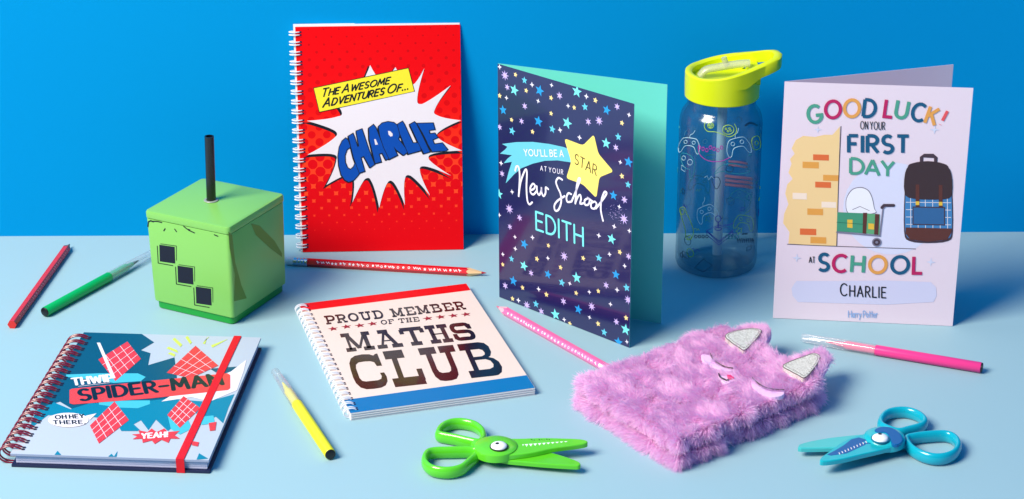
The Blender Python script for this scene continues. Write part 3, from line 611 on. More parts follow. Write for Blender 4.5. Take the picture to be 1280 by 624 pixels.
# ================================================================ lilac good-luck card
root = thing('greeting_card', (223.3, 1630.1, 0), 'open white greeting card reading good luck on your first day, standing at far right', 'card', 'open greeting cards standing on the table')
M_lil = mat('lilac_white_print', (234, 214, 226), .42, .4, bump=.02)
def luck_art(mb, sh):
    z1 = Z(960, 80, 3.67); z2 = Z(960, 240, 3.467); z0 = Z(950, 70, 1.522)
    col = {k: mat(k+'_letter_ink', v, .45) for k, v in dict(green=(76, 158, 134), magenta=(190, 20, 92), orange=(232, 160, 78), navy=(12, 84, 122), red=(232, 84, 90)).items()}
    P_ = lambda pts, m_, zz=z0: sh.poly(mb, sh.tr(zz, pts), m_)
    sh.lv = 0
    P_(arc(250,290,92,88,0,360,30), mat('wash_ink', (222, 220, 242), .45)); sh.lv = 1
    P_([(152,134),(149,250),(145,361),(100,360),(54,357),(56,335),(44,318),(46,300),(54,282),(48,262),(52,244),(62,234),(54,222),(60,205),(57,196),(66,186),(60,176),(68,160),(82,152),(105,154),(122,150),(138,150)], mat('sand_ink', (246, 208, 148), .45))
    P_([(x, y) for x, y in [(66,432),(70,428),(160,428),(240,427),(325,430),(335,440),(336,456),(330,468),(240,473),(140,470),(72,468),(62,456),(60,442)]], mat('lavender_ink', (214, 210, 236), .45))
    sh.lv = 2
    bo, br, bw = mat('brick_orange_ink', (232, 160, 70), .45), mat('brick_red_ink', (228, 108, 52), .45), mat('brick_pale_ink', (250, 226, 206), .45)
    for x, y, w_, h_, m_ in ((101,187,30,11,br),(105,239,30,11,br),(76,328,31,12,br),(81,201,31,12,bo),(120,226,29,11,bo),(90,290,30,12,bo),(96,344,30,12,bo),(62,260,27,12,bw),(117,277,28,11,bw)):
        P_([(x,y),(x+w_,y+1),(x+w_,y+h_+1),(x,y+h_)], m_)
    ik = mat('outline_ink', (70, 50, 62), .5)
    sh.strip(mb, sh.tr(z0, [(154,134),(149,250),(146,361)]), .6, ik); sh.strip(mb, sh.tr(z0, [(52,358),(146,362),(296,367)]), .5, ik)
    for (x, y), h_ in (((208,288),4),((332,140),5),((353,420),0),((70,384),5),((325,392),5),((110,140),4)):
        if h_: sh.star(mb, sh.px(z0((x, y))), h_*.8, mat('pale_blue_star_ink', (214, 216, 238), .5), 4, .3)
    # luggage: a green trunk with straps on a grey trolley, a soft white bundle on top
    gr, bn, gy, ye = mat('trunk_green_ink', (66, 150, 116), .45), mat('strap_brown_ink', (92, 44, 36), .45), mat('trolley_grey_ink', (128, 124, 146), .45), mat('latch_ink', (236, 190, 60), .45)
    P_(spline([(167,299),(163,278),(168,262),(178,252),(194,249.5),(207,256),(214,270),(218,290),(220,299),(190,302)], 4, True), mat('bundle_outline_ink', (120, 112, 128), .5)); sh.lv = 3
    P_(spline([(168,298),(164,278),(169,263),(179,253),(194,251),(206,257),(213,271),(217,290),(219,298),(190,301)], 4, True), mat('bundle_ink', (244, 240, 248), .5)); sh.lv = 4
    sh.strip(mb, sh.tr(z0, [(176,292),(190,286),(208,294)]), .35, ik)
    P_([(147,297),(199,299),(198,337),(146,333)], gr); P_([(199,299),(228,301),(227,340),(198,337)], mat('trunk_light_ink', (96, 168, 116), .45))
    sh.lv = 5
    P_([(196,298),(204,298),(202,338),(195,337)], bn); P_([(219,300),(227,301),(225,340),(217,339)], bn); P_([(166,311),(176,311),(176,327),(166,326)], ye); P_([(206,318),(217,319),(217,330),(206,329)], ye)
    sh.strip(mb, sh.tr(z0, [(146,316),(198,320)]), .4, mat('trunk_line_ink', (30, 90, 70), .5))
    sh.strip(mb, sh.tr(z0, [(146,335),(228,342),(234,290),(240,284)]), 1.3, gy); sh.strip(mb, sh.tr(z0, [(232,288),(236,284),(254,284)]), 2.6, ik)
    c = sh.px(z0((222, 354))); sh.disc(mb, c, 4.0, gy); sh.lv = 6; sh.disc(mb, c, 2.9, ik); sh.lv = 7; sh.disc(mb, c, 1.2, gy)
    # plain school rucksack in checked blue cloth, brown base and dark flap
    sh.lv = 2; P_([(304,204),(304,192),(312,186),(330,186),(338,193),(337,204),(331,204),(331,194),(311,193),(310,204)], ik)
    P_(spline([(280,214),(290,204),(320,200),(350,205),(360,216),(366,260),(367,334),(358,352),(320,356),(284,352),(274,334),(275,260)], 3, True), ik); sh.lv = 3
    P_(spline([(282,216),(291,206),(320,202),(349,207),(358,217),(364,260),(365,330),(356,348),(320,352),(286,348),(276,330),(277,260)], 3, True), mat('check_blue_ink', (66, 128, 184), .45)); sh.lv = 4
    for t in range(6):
        x = 286+t*14; sh.strip(mb, sh.tr(z0, [(x, 232), (x+1, 340)]), .5, M_pale)
    for t in range(8): sh.strip(mb, sh.tr(z0, [(278, 236+t*14), (363, 237+t*14)]), .5, M_pale)
    sh.lv = 5; P_([(277,326),(365,328),(364,336),(356,349),(320,353),(286,349),(277,338)], bn)
    P_([(290,286),(352,287),(352,322),(290,321)], ik); sh.lv = 6; P_([(292,288),(350,289),(350,320),(292,319)], mat('pocket_blue_ink', (48, 98, 150), .45))
    sh.lv = 7; P_(spline([(276,222),(288,206),(320,201),(352,207),(364,224),(365,262),(350,272),(292,271),(275,260)], 3, True), mat('flap_brown_ink', (60, 38, 42), .45))
    sh.lv = 8; P_([(296,244),(303,244),(303,286),(296,286)], bn); P_([(340,245),(347,245),(347,287),(340,287)], bn); P_([(296,276),(303,276),(303,283),(296,283)], ye); P_([(340,277),(347,277),(347,284),(340,284)], ye)
    # lettering
    sh.lv = 5
    for ch, c_, q, rot in (('G','green',(213,229),8),('O','magenta',(298,208),0),('O','orange',(385,203),0),('D','navy',(466,203),-3),('L','magenta',(556,204),-4),('U','green',(614,208),-6),('C','navy',(690,221),-8),('K','orange',(754,238),-14),('!','red',(806,248),-22)):
        glyph(mb, sh, ch, sh.px(z1(q)), 14.6 if ch != '!' else 13.4, col[c_], rot, wt=.19, wk=.92)
    for ch, c_, q, rot in (('S','navy',(242,304),-3),('C','magenta',(311,309),0),('H','green',(389,311),0),('O','orange',(476,314),0),('O','navy',(572,315),0),('L','magenta',(650,316),2)):
        glyph(mb, sh, ch, sh.px(z2(q)), 15.2, col[c_], rot, wt=.19, wk=1.0)
    t = lambda tx, zz, a, b, c, m_, **k: text(mb, sh, tx, *sh.tr(zz, [a, b, c]), m_, **k)
    t('ON YOUR', z1, (424,298), (536,302), (424,262), M_black, wt=.085, gap=.3, rnd=False)
    t('FIRST', z1, (370,405), (644,407), (370,328), col['navy'], wt=.2, gap=.25, rnd=False)
    t('DAY', z1, (378,500), (576,516), (379,432), col['green'], wt=.19, gap=.12, rnd=False)
    t('AT', z2, (178,306), (203,307), (178,280), M_black, wt=.12, rnd=False)
    t('CHARLIE', z2, (314,448), (508,458), (314,396), M_black, wt=.1, gap=.34, small=.86)
    t('Harry Potter', z2, (348,542), (474,543), (348,514), mat('soft_blue_ink', (150, 180, 226), .5), wt=.11, gap=.16)
card(root, (223.3, 1630.1), (373.8, 1612.3), (369.5, 1672.5), 213, M_lil, mat('lilac_card', (226, 204, 218), .6, .3), luck_art)

# ================================================================ green square cup
A = np.array([-236.2, 1615.8]); th1 = math.radians(152.6); th2 = math.radians(62.8); s_ = 86.5
ex = np.array([cos(th1), sin(th1)]); ey = np.array([cos(th2), sin(th2)])
cc = A + (ex+ey)*s_/2
root = thing('drinking_cup', (cc[0], cc[1], 0), 'bright green cube shaped cup with a black straw, beside the green felt pen', 'cup')
def sq(h, r, n=5):
    pts = []
    for qx, qy in ((1,1),(-1,1),(-1,-1),(1,-1)):
        a0 = {(1,1):0,(-1,1):90,(-1,-1):180,(1,-1):270}[(qx,qy)]
        for k in range(n+1):
            a = math.radians(a0+90*k/n); pts.append((qx*(h-r)+r*cos(a), qy*(h-r)+r*sin(a)))
    return [cc + ex*p[0] + ey*p[1] for p in pts]
def loft(mb, lv, m_, cap=True):
    n = len(lv[0][0]); V = []; F = []
    for pts, z_ in lv: V += [(p[0], p[1], z_) for p in pts]
    for j in range(len(lv)-1):
        for k in range(n): F.append((j*n+k, (j+1)*n+k, (j+1)*n+(k+1)%n, j*n+(k+1)%n))
    if cap: F += [tuple(range(n)), tuple(((len(lv)-1)*n+k) for k in range(n))[::-1]]
    mb.add(V, F, m_, True)
M_lime = mat('lime_plastic', (126, 190, 92), .28, .5, vary=.02); M_dgreen = mat('grass_green_plastic', (16, 150, 50), .3, .5)
h0 = s_/2
mb = MB(); loft(mb, [(sq(h0-4.2,4),0.2),(sq(h0-3.4,4.5),1),(sq(h0-3.2,4.5),7.0)], M_dgreen); mb.build('base', root)
mb = MB(); loft(mb, [(sq(h0-2.6,3),7.1),(sq(h0-1.7,3.5),7.9),(sq(h0-1.5,3.5),11),(sq(h0-.55,3.5),84),(sq(h0-.9,3.5),84.7)], M_lime)
# two visible faces: plain dark printed blocks on one, flat olive bands on the other
bl = Sheet((*(A+ex*(s_-3)), 10), (*(-ex), .0), (0, 0, 1), s_, 80)       # left face
def face_sheet(P0, P1, P2):
    s1 = Sheet(P0, np.array(P1)-np.array(P0), np.array(P2)-np.array(P0), np.linalg.norm(np.array(P1)-np.array(P0)), 74)
    return s1
def cn(x, y, z_, k):   # face plane corner: taper
    h_ = h0-1.5+.95*(z_-11)/73; q = cc + ex*x*h_ + ey*y*h_; return (q[0], q[1], z_)
fs = face_sheet(cn(1, -1, 11, 0), cn(-1, -1, 11, 0), cn(1, -1, 84, 0)); fs.O = fs.O
M_blk = mat('dark_block_ink', (28, 32, 48), .5, .2); M_oli = mat('olive_band', (92, 140, 30), .45)
zq = Z(160, 160, 2.4)
fs.w = 200; fs.h = 74
fs.lv = 1
for (x, y, w_, h_) in ((96, 350, 46, 50), (150, 412, 46, 50), (204, 474, 46, 50)):
    fs.poly(mb, fs.tr(zq, [(x, y), (x+w_, y+6), (x+w_+1, y+h_+6), (x+1, y+h_)]), M_blk, clip=False)
    fs.lv = 2; fs.strip(mb, fs.tr(zq, [(x-6, y+4), (x-4, y+h_+5), (x+w_-6, y+h_+12)]), .7, M_black); fs.strip(mb, fs.tr(zq, [(x+4, y-3), (x+w_+5, y+3), (x+w_+5, y+h_-4)]), .5, M_black); fs.lv = 1
for st in ([(62,296),(64,282),(72,278),(78,282)],[(72,280),(90,280),(104,283)],[(110,308),(114,302)],[(143,303),(148,310)],[(170,294),(180,302),(188,304)],[(184,305),(202,313)],[(262,318),(272,322)]):
    fs.strip(mb, fs.tr(zq, st), 1.1, M_black)
fr = face_sheet(cn(-1, -1, 11, 0), cn(-1, 1, 11, 0), cn(-1, -1, 84, 0)); fr.w = 200; fr.h = 74; fr.lv = 1
fr.poly(mb, fr.tr(zq, [(370,284),(396,290),(440,335),(462,372),(462,384),(430,360),(384,318)]), M_oli, clip=False)
fr.poly(mb, fr.tr(zq, [(303,310),(314,320),(322,400),(340,470),(356,510),(318,520),(322,440),(306,360)]), M_oli, clip=False)
mb.build('body', root)
mb = MB(); loft(mb, [(sq(h0-.8,3.5),85.1),(sq(h0-.2,3.5),85.6),(sq(h0-.1,3.5),90.2),(sq(h0-.6,3.8),91.5),(sq(h0-1.9,3.8),92)], M_lime); mb.build('lid', root)
sb = np.array([-258.6, 1677.0])
mb = MB(); mb.lathe([(3.9,92.1),(6.0,92.1),(6.4,92.5),(6.0,93.0),(4.2,93.0)], (*sb, 0), mat('grey_grommet', (150, 160, 150), .4)); mb.build('straw_hole', root)
mb = MB(); ax = np.array([.03, .0, 1]); mb.lathe([(3.0,60),(4.05,60),(4.05,151),(3.1,151),(3.1,60)], (sb[0]-2.6, sb[1], 0), mat('black_straw_plastic', (18, 16, 20), .25, .6), n=28, axis=ax); mb.build('straw', root)

# ================================================================ tinted bottle
bc = np.array([184.9, 1748.0])
root = thing('water_bottle', (*bc, 0), 'see through smoky water bottle with a neon yellow flip lid, between the two cards', 'bottle')
M_smoke = clear('smoky_clear_plastic', (.745, .855, .895), .16, 1.2, .02, (150, 165, 190))
M_neon = mat('neon_yellow_plastic', (214, 226, 8), .35, .45, bump=.04)
mb = MB(); mb.lathe([(0,4),(20,2.5),(31,.6),(33.6,.2),(35.4,1.4),(36.6,5),(36.7,12),(36.7,136),(36.2,141),(34.6,146.5),(32.2,150),(30.6,151.6),(30.0,153),(30,164)], (*bc, 0), M_smoke, 96)
mb.lathe([(0,9),(18,8),(30,5.5),(33.8,7),(34.9,11),(34.9,136),(34.3,140.5),(32.8,145),(30.6,148.4),(28.8,151),(28.4,164)], (*bc, 0), M_smoke, 96)
body_mb = mb
mb = MB(); mb.lathe([(3.2,9.5),(4.3,9.5),(4.3,176),(3.2,176),(3.2,9.5)], (bc[0]+1, bc[1], 0), clear('milky_straw_plastic', (.9, .93, .96), .2, 1, .92, (244, 246, 248)), 24); mb.build('straw', root)
mb = MB(); mb.lathe([(28.3,160.6),(31.8,160.6),(32.6,161.4),(32.9,172),(32.9,178),(0,178.6)], (*bc, 0), M_neon, 72)
half = [(-33,0),(-31,11.5),(-25.5,21),(-16,28.8),(-4,32.7),(8,32),(20,27.8),(31,22.2),(41,17.2),(48.5,10.5),(51.3,0)]
prf = spline(half, 4); prf = prf + [np.array([p[0], -p[1]]) for p in prf[::-1][1:-1]]
def inn(p, d=6.2):
    p = np.array(p); c = np.array([8, 0.]); v = p-c; return p - v/np.linalg.norm(v)*d*(1.0 if p[0] < 30 else 1.1)
ztop = lambda x: 184.3 + 15.5*max(0, (x+22)/73)**1.25
n = len(prf); V = []; F = []; rows = []
def zb(p):
    x = p[0]; return 176 if x < 18 else min(ztop(x)-10.5, 176 + (x-18)*.62)
I = [inn(p) for p in prf]; I2 = [inn(p, 4.8) for p in prf]; O2 = [inn(p, 1.3) for p in prf]
for ring, zf in ((prf, zb), (prf, lambda p: ztop(p[0])-1.2), (O2, lambda p: ztop(p[0])), (I2, lambda p: ztop(p[0])), (I, lambda p: ztop(p[0])-1.2), (I, lambda p: zb(p))):
    rows.append([(bc[0]+p[0], bc[1]+p[1], zf(prf[k])) for k, p in enumerate(ring)])
for r in rows: V += r
R_ = len(rows)
for j in range(R_):
    for k in range(n): F.append((j*n+k, j*n+(k+1)%n, ((j+1)%R_)*n+(k+1)%n, ((j+1)%R_)*n+k))
mb.add(V, [f[::-1] for f in F], M_neon, True)
# hinge bridge between recess and carry hole
mb.prism([(bc[0]+22, bc[1]-20), (bc[0]+31.5, bc[1]-16), (bc[0]+31.5, bc[1]+16), (bc[0]+22, bc[1]+20)], 176, 187.5, M_neon, 1)
mb.build('lid', root)
M_sp = clear('frosted_spout_plastic', (.9, .92, .85), .25, 1, .45, (226, 226, 190))
mb = MB(); mb.tube(spline([(bc[0]-20, bc[1]-3, 180), (bc[0]-15, bc[1]-3, 185.5), (bc[0]-4, bc[1]-3, 188), (bc[0]+14, bc[1]-2, 190.5), (bc[0]+23, bc[1]-2, 191)], 5), 5.2, M_sp, n=14, ry=3.2)
mb.tube([(bc[0]+3.5, bc[1]-2, 189), (bc[0]+1.5, bc[1]-2, 193), (bc[0]+.2, bc[1]-2, 196.5)], 2.6, M_sp, n=10, upv=(1, 0, 0)); mb.build('spout', root)
def cyl(q, far=False, r=36.85):
    d = ray(*q); dx, dy = d[0], d[1]; ox, oy = -bc[0], -bc[1]
    a = dx*dx+dy*dy; b = 2*(ox*dx+oy*dy); c = ox*ox+oy*oy-r*r; D = b*b-4*a*c
    if D < 0: D = 0
    t = (-b + (1 if far else -1)*math.sqrt(D))/(2*a); return EYE + d*t
zb1 = Z(840, 130, 4.8); zb2 = Z(840, 240, 5.2)
mb = body_mb
di = {k: mat(k+'_line_ink', v, .4) for k, v in dict(ice=(190, 226, 236), lime=(176, 214, 60), pinkish=(190, 60, 170), violet=(70, 60, 170), teal=(50, 150, 160), dark=(20, 60, 90), salmon=(205, 110, 130)).items()}
def doodle(zz, st, ink, wd=.42, far=False, closed=False, sm=True):
    q = [cyl(zz(p), far, 36.85 if not far else 34.7) for p in (spline(st, 4, closed) if sm and len(st) > 2 else st)]
    mb.tube(q, wd*.78, di[ink], closed=closed, n=5, upv=(0.02, -1, 0.02))
def ring_(zz, c, rx, ry, ink, wd=.4, far=False): doodle(zz, arc(*c, rx, ry, 0, 330, 10), ink, wd, far, closed=True)
def pad(zz, cx, cy, s, ink, fl=0, far=False, wd=.42):
    rot = math.radians(fl); R2 = lambda x, y: (cx+s*(x*cos(rot)-y*sin(rot)), cy+s*(x*sin(rot)+y*cos(rot)))
    doodle(zz, [R2(*p) for p in [(-10,-4),(-6,-7),(6,-7),(10,-4),(13,4),(12,11),(9,10),(5,3),(-5,3),(-9,10),(-12,11),(-13,4)]], ink, wd, far, True)
    for q in ((-5,-2),(5,-2)): doodle(zz, [R2(q[0]+2*cos(a), q[1]+2*sin(a)) for a in np.linspace(0, 5.4, 8)], ink, wd*.8, far, True)
    doodle(zz, [R2(-1,-7), R2(0,-11), R2(3,-13), R2(5,-17)], ink, wd*.8, far)
pad(zb1, 105, 240, 4.9, 'ice', 6); pad(zb1, 395, 245, 5.6, 'ice', -14); pad(zb2, 222, 130, 5.4, 'ice', -22, wd=.36)
doodle(zb1, [(200,108),(195,140),(215,165),(260,168),(310,185),(345,198),(380,180),(388,150),(375,120)], 'lime', .42); ring_(zb1, (232,130), 18, 16, 'lime'); ring_(zb1, (338,155), 34, 28, 'lime')
for q in ((222,126),(238,128),(230,138),(325,150),(345,148),(336,164),(352,160)): ring_(zb1, q, 5, 5, 'lime', .35)
doodle(zb1, [(60,296),(55,340),(80,385),(105,395),(108,440),(120,448),(134,400),(134,350),(110,310)], 'teal', .42, closed=True); ring_(zb1, (70,325), 11, 13, 'ice'); ring_(zb1, (108,350), 15, 17, 'ice')
doodle(zb1, [(160,245),(165,300),(215,340),(290,345),(350,320)], 'pinkish', .5)
for x in range(165, 300, 22): ring_(zb1, (x, 262+(x % 3)*8), 8, 10, 'pinkish', .5)
doodle(zb1, [(255,420),(300,370),(380,360),(470,400),(400,420),(300,405)], 'teal', .4, closed=True); ring_(zb1, (345,390), 22, 20, 'dark', .4)
doodle(zb1, [(240,450),(275,440),(290,470),(270,510),(250,490)], 'dark', .4, closed=True)
for y in (440, 465, 490): doodle(zb1, [(320,y-8),(380,y),(430,y+4),(480,y+12)], 'salmon', 2.0, far=True)
for y in (345, 368): doodle(zb1, [(340,y),(400,y+4),(450,y+14)], 'salmon', 1.5, far=True)
doodle(zb1, [(480,210),(520,195),(530,260),(490,272)], 'lime', .45, closed=True); ring_(zb1, (508,235), 10, 14, 'lime')
doodle(zb1, [(440,130),(470,115),(510,128)], 'dark', 1.3, far=True)
doodle(zb2, [(50,110),(80,100),(95,140),(120,190),(140,260),(120,310),(90,300),(85,240),(60,160)], 'lime', .4, closed=True); ring_(zb2, (68,130), 12, 18, 'lime'); ring_(zb2, (112,295), 14, 12, 'lime')
doodle(zb2, [(225,250),(305,215),(395,250),(305,320)], 'violet', .5, closed=True, sm=False); doodle(zb2, [(232,262),(305,330),(388,262)], 'violet', .5, sm=False); doodle(zb2, [(225,250),(228,280),(305,345),(394,276),(395,250)], 'violet', .5, sm=False)
ring_(zb2, (300,175), 18, 20, 'violet', .5); doodle(zb2, [(300,195),(300,235)], 'violet', .7); ring_(zb2, (300,240), 22, 10, 'violet', .5); doodle(zb2, [(330,215),(365,215),(400,200)], 'violet', .5)
doodle(zb2, [(145,492),(205,436),(262,478),(205,520)], 'dark', .5, closed=True, sm=False)
for x in range(155, 250, 24): ring_(zb2, (x, 290), 8, 9, 'dark', .5)
for x in range(360, 430, 20): ring_(zb2, (x, 292), 12, 14, 'teal', .4)
for x in range(425, 530, 14): doodle(zb2, [(x,305),(x+6,330)], 'dark', .45); doodle(zb2, [(x,300),(x+9,318)], 'dark', .4)
doodle(zb2, [(455,275),(490,272)], 'dark', .8)
rd = random.Random(3)
for _ in range(46):
    a_, z_ = rd.uniform(0, 2*pi), rd.uniform(14, 132); rr = 36.85; tp = rd.randrange(4); sc = rd.uniform(2.0, 4.2); ink = rd.choice(['teal', 'teal', 'dark', 'lime', 'ice', 'violet'])
    on = lambda x, y: (bc[0]+rr*cos(a_+x/rr), bc[1]+rr*sin(a_+x/rr), z_+y)
    if tp == 0: q = [on(sc*cos(t), sc*sin(t)) for t in np.linspace(0, 5.6, 10)]; cl = True
    elif tp == 1: q = [on(sc*x, sc*y) for x, y in ((-1,-.6),(1,-.6),(1,.6),(-1,.6))]; cl = True
    elif tp == 2: q = [on(sc*x, sc*y) for x, y in ((-1,0),(-.4,.5),(0,-.4),(.5,.5),(1.1,0))]; cl = False
    else: q = [on(sc*(1 if k % 2 else .5)*cos(k*pi/5), sc*(1 if k % 2 else .5)*sin(k*pi/5)) for k in range(10)]; cl = True
    mb.tube(q, .27, di[ink], closed=cl, n=5, upv=(.02, .03, 1) if tp == 9 else (cos(a_), sin(a_), .01))
pad(zb2, 470, 190, 5, 'lime', 10, far=True); pad(zb1, 170, 470, 5, 'teal', 10, far=True); pad(zb1, 420, 560, 5, 'teal', 30, far=True)
mb.build('body', root)

# ================================================================ pencils and felt pens
def frame(a, b):
    a, b = np.array([*a, 0.]), np.array([*b, 0.]); d = (b-a)/np.linalg.norm(b-a); s_ = np.array([-d[1], d[0], 0]); return a, d, s_
def pencil(tip, end, col, deco, wood, lead, label, ferr=False, plate=False, r=3.9, cone=16, dark=None):
    a, d, s_ = frame(tip, end); Ln = np.linalg.norm(np.array(end)-np.array(tip)); ap = r*cos(pi/6); zc_ = ap+.05
    root = thing('pencil', (*tip, 0), label, 'pencil', 'pencils lying on the table')
    pt = lambda t, ang, rr: a + d*t + s_*(rr*cos(ang)) + np.array([0, 0, zc_+rr*sin(ang)])
    body_end = Ln-(14 if ferr else 0)
    mb = MB(); V = []; F = []; n = 6
    # painted edge scallops where the sharpened cone cuts the hexagon
    K = 36
    hexr = lambda an: ap/cos(((an-pi/6) % (pi/3))-pi/6) if True else r
    def hr(an): 
        k = ((an + pi/6) % (pi/3)) - pi/6; return ap/cos(((an) % (pi/3)) - pi/6)
    V = []; rowa = []; 
    for k in range(K):
        an = 2*pi*k/K + pi/6*0; rr = ap/cos(((an-pi/6+pi/6) % (pi/3)) - pi/6); t = cone*rr/r*1.0 + (r-rr)*-3
        V.append(pt(cone - (r-rr)*0 - 2.2*(1-(r-rr)/(r-ap)) + 0, an, rr))
    for k in range(K):
        an = 2*pi*k/K; rr = ap/cos((an % (pi/3)) - pi/6); V.append(pt(body_end, an, rr))
    F = [(k, (k+1) % K, K+(k+1) % K, K+k) for k in range(K)] + [tuple(range(K, 2*K))]
    mb.add(V, [f[::-1] for f in F], mat('painted_'+col[0], col[1], .25, .5, coat=.3))
    # doodles on the top facet and the facet toward the front
    ang0 = pi/2
    ft = Sheet(pt(cone+2, ang0, ap) - s_*r*.5, d, s_, body_end-cone-4, r)
    ft.N = np.array([0, 0, 1.]);
    sgn = -1 if s_[1] > 0 else 1
    for side in (1,):
        if side == 0: f2 = ft
        else:
            an = pi/2 + (-pi/3 if s_[1] < 0 else pi/3); nrm = s_*cos(an)+np.array([0, 0, sin(an)]); tv = -s_*sin(an)+np.array([0, 0, cos(an)])
            f2 = Sheet(pt(cone+2, an, ap) - tv*r*.5, d, tv, body_end-cone-4, r); f2.N = nrm
        x = 4.0; rr_ = random.Random(len(label)+side)
        lim = f2.w - (36 if plate else 8)
        while x < lim:
            k = rr_.randrange(5); y = r*.5+rr_.uniform(-.3, .3)
            if k == 0: f2.disc(mb, (x, y), .95, deco, n=10)
            elif k == 1: f2.strip(mb, [(x-1.6, y-.6), (x-.6, y+.8), (x+.4, y-.7), (x+1.5, y+.8)], .5, deco)
            elif k == 2: f2.star(mb, (x, y), 1.5, deco, 5, .45)
            elif k == 3: f2.strip(mb, [(x-1.2, y), (x+1.2, y+.7)], .6, deco); f2.strip(mb, [(x-.2, y-1.1), (x+.9, y+1.2)], .5, deco)
            else: f2.strip(mb, [(x+.9*cos(t), y+.9*sin(t)) for t in np.linspace(0, 5.5, 8)], .4, deco, closed=True)
            x += rr_.uniform(3.2, 5.6)
        if plate:
            f2.lv = 1; f2.poly(mb, [np.array(q) for q in ((f2.w-32, .7), (f2.w-8, .7), (f2.w-7, r/2), (f2.w-8, r-.7), (f2.w-32, r-.7), (f2.w-33, r/2))], deco)
    mb.build('body', root)
    mb = MB(); V = [v for v in [pt(cone - 2.2*(1-(r-ap/cos(((2*pi*k/K) % (pi/3))-pi/6))/(r-ap)), 2*pi*k/K, .985*ap/cos(((2*pi*k/K) % (pi/3))-pi/6)) for k in range(K)]]
    V += [pt(4.6, 2*pi*k/K, 1.15) for k in range(K)]
    mb.add(V, [(k, (k+1) % K, K+(k+1) % K, K+k) for k in range(K)], wood, True); mb.build('wood_cone', root)
    mb = MB(); ax = -d; mb.lathe([(1.15,0),(.8,2.0),(.3,4.0),(0.05,4.6)], a+d*4.6+np.array([0, 0, zc_]), lead, 16, axis=ax); mb.build('lead_point', root)
    if ferr:
        mb = MB(); c0 = a+d*(body_end-.5)+np.array([0, 0, zc_]); mt = mat('pencil_ferrule_metal', (190, 200, 215), .25, metal=1)
        pr = []
        for k in range(27): pr.append((3.75-(.28 if k in (5, 6, 11, 12, 17, 18) else 0), k*.5))
        mb.lathe([(0, 0)]+pr+[(3.2, 13.4)], c0, mt, 28, axis=d); mb.build('ferrule', root)
        mb = MB(); mb.lathe([(3.3,13),(3.3,19),(2.8,20.5),(0,21)], c0, mat('white_rubber', (225, 222, 222), .7), 28, axis=d); mb.build('eraser', root)
    return root
M_wood = mat('pencil_wood', (226, 186, 140), .65, .2, bump=.3, bscale=1500); M_pinkwood = mat('pink_wood', (240, 176, 190), .6, .2)
dw = mat('white_pencil_ink', (244, 238, 240), .4)
pencil((-409.6, 1790.8), (-425.4, 1616), ('red', (214, 28, 14)), mat('pale_red_ink', (246, 130, 120), .4), mat('grey_wood', (120, 90, 90), .6), mat('graphite', (60, 60, 72), .35), 'red pencil with a dark graphite point, lying left of the green felt pen', cone=14, r=4.0)
pencil((-22.8, 1720.4), (-199.5, 1748.0), ('scarlet', (212, 12, 28)), dw, M_wood, mat('red_lead', (176, 30, 50), .5), 'red pencil with white doodles and silver eraser cap, lying in front of the red notebook', ferr=True, cone=18)
pencil((-13.8, 1649.8), (93, 1506), ('pink', (240, 112, 168)), dw, M_pinkwood, mat('rose_lead', (206, 110, 140), .5), 'pink pencil with white doodles, lying below the navy card, its end at the furry notebook', plate=True, cone=15, r=4.0)
def pen(back, fwd, Lb, Lc, col, neck, nib, label, r=4.35):
    a, d, s_ = frame(back, fwd); c0 = a+np.array([0, 0, r+.45])
    root = thing('felt_tip_pen', (*back, 0), label, 'pen', 'felt-tip pens lying on the table')
    mc = mat('pen_barrel_'+col[0], col[1], .3, .45)
    mb = MB(); mb.lathe([(r-.3,1.4),(r,1.8),(r,Lb)], c0, mc, 36, axis=d); mb.build('barrel', root)
    mb = MB(); mb.lathe([(0,.2),(r-.8,.2),(r-.35,.6),(r-.35,1.6)], c0, mat('black_end_plug', (14, 14, 16), .4), 36, axis=d); mb.build('end_plug', root)
    mb = MB(); mb.lathe([(r-.9,Lb-.5),(r-.9,Lb+24),(r-1.6,Lb+26),(2.2,Lb+27),(2.0,Lb+32),(1.6,Lb+33)], c0, mat('pen_neck_'+col[0], neck, .35, .4), 32, axis=d); mb.build('neck', root)
    mb = MB(); mb.lathe([(1.6,Lb+32.8),(1.3,Lb+36),(.6,Lb+41),(.1,Lb+42)], c0, mat('pen_nib_'+col[0], nib, .8, .1), 20, axis=d); mb.build('nib', root)
    mc2 = clear('clear_cap_plastic', (.99, .99, .992), .1, .45, .09, (240, 242, 250), 1.4)
    mb = MB(); mb.lathe([(r-.2,Lb+.4),(r+.4,Lb+.4),(r+.4,Lb+4),(r+.15,Lb+22),(r-.3,Lb+44),(r-1.0,Lb+Lc-.6),(r-1.5,Lb+Lc),(r-1.9,Lb+Lc-1),(r-.8,Lb+44),(r-.35,Lb+22),(r-.2,Lb+.4)], c0, mc2, 32, axis=d)
    for k in range(6):
        an = 2*pi*k/6+.3; o = s_*cos(an)+np.array([0, 0, sin(an)])
        mb.tube([c0+d*(Lb+26)+o*(r-.1), c0+d*(Lb+Lc-2)+o*(r-1.1)], .3, mc2, n=5, upv=(0, .1, 1))
    mb.build('cap', root)
    return root
pen((-402.5, 1638), (-357.8, 1716), 86, 62, ('green', (8, 164, 84)), (30, 178, 120), (20, 90, 80), 'green felt tip pen in a clear cap, lying left of the green cup')
pen((-136.2, 1383), (-170.2, 1468), 88, 63, ('yellow', (232, 226, 34)), (240, 226, 60), (238, 220, 90), 'yellow felt tip pen in a clear cap, lying between the two notebooks at front')
pen((380.8, 1524), (298.9, 1558), 88, 63, ('hot_pink', (240, 62, 140)), (250, 110, 150), (236, 70, 120), 'hot pink felt tip pen in a clear cap, lying in front of the white card')

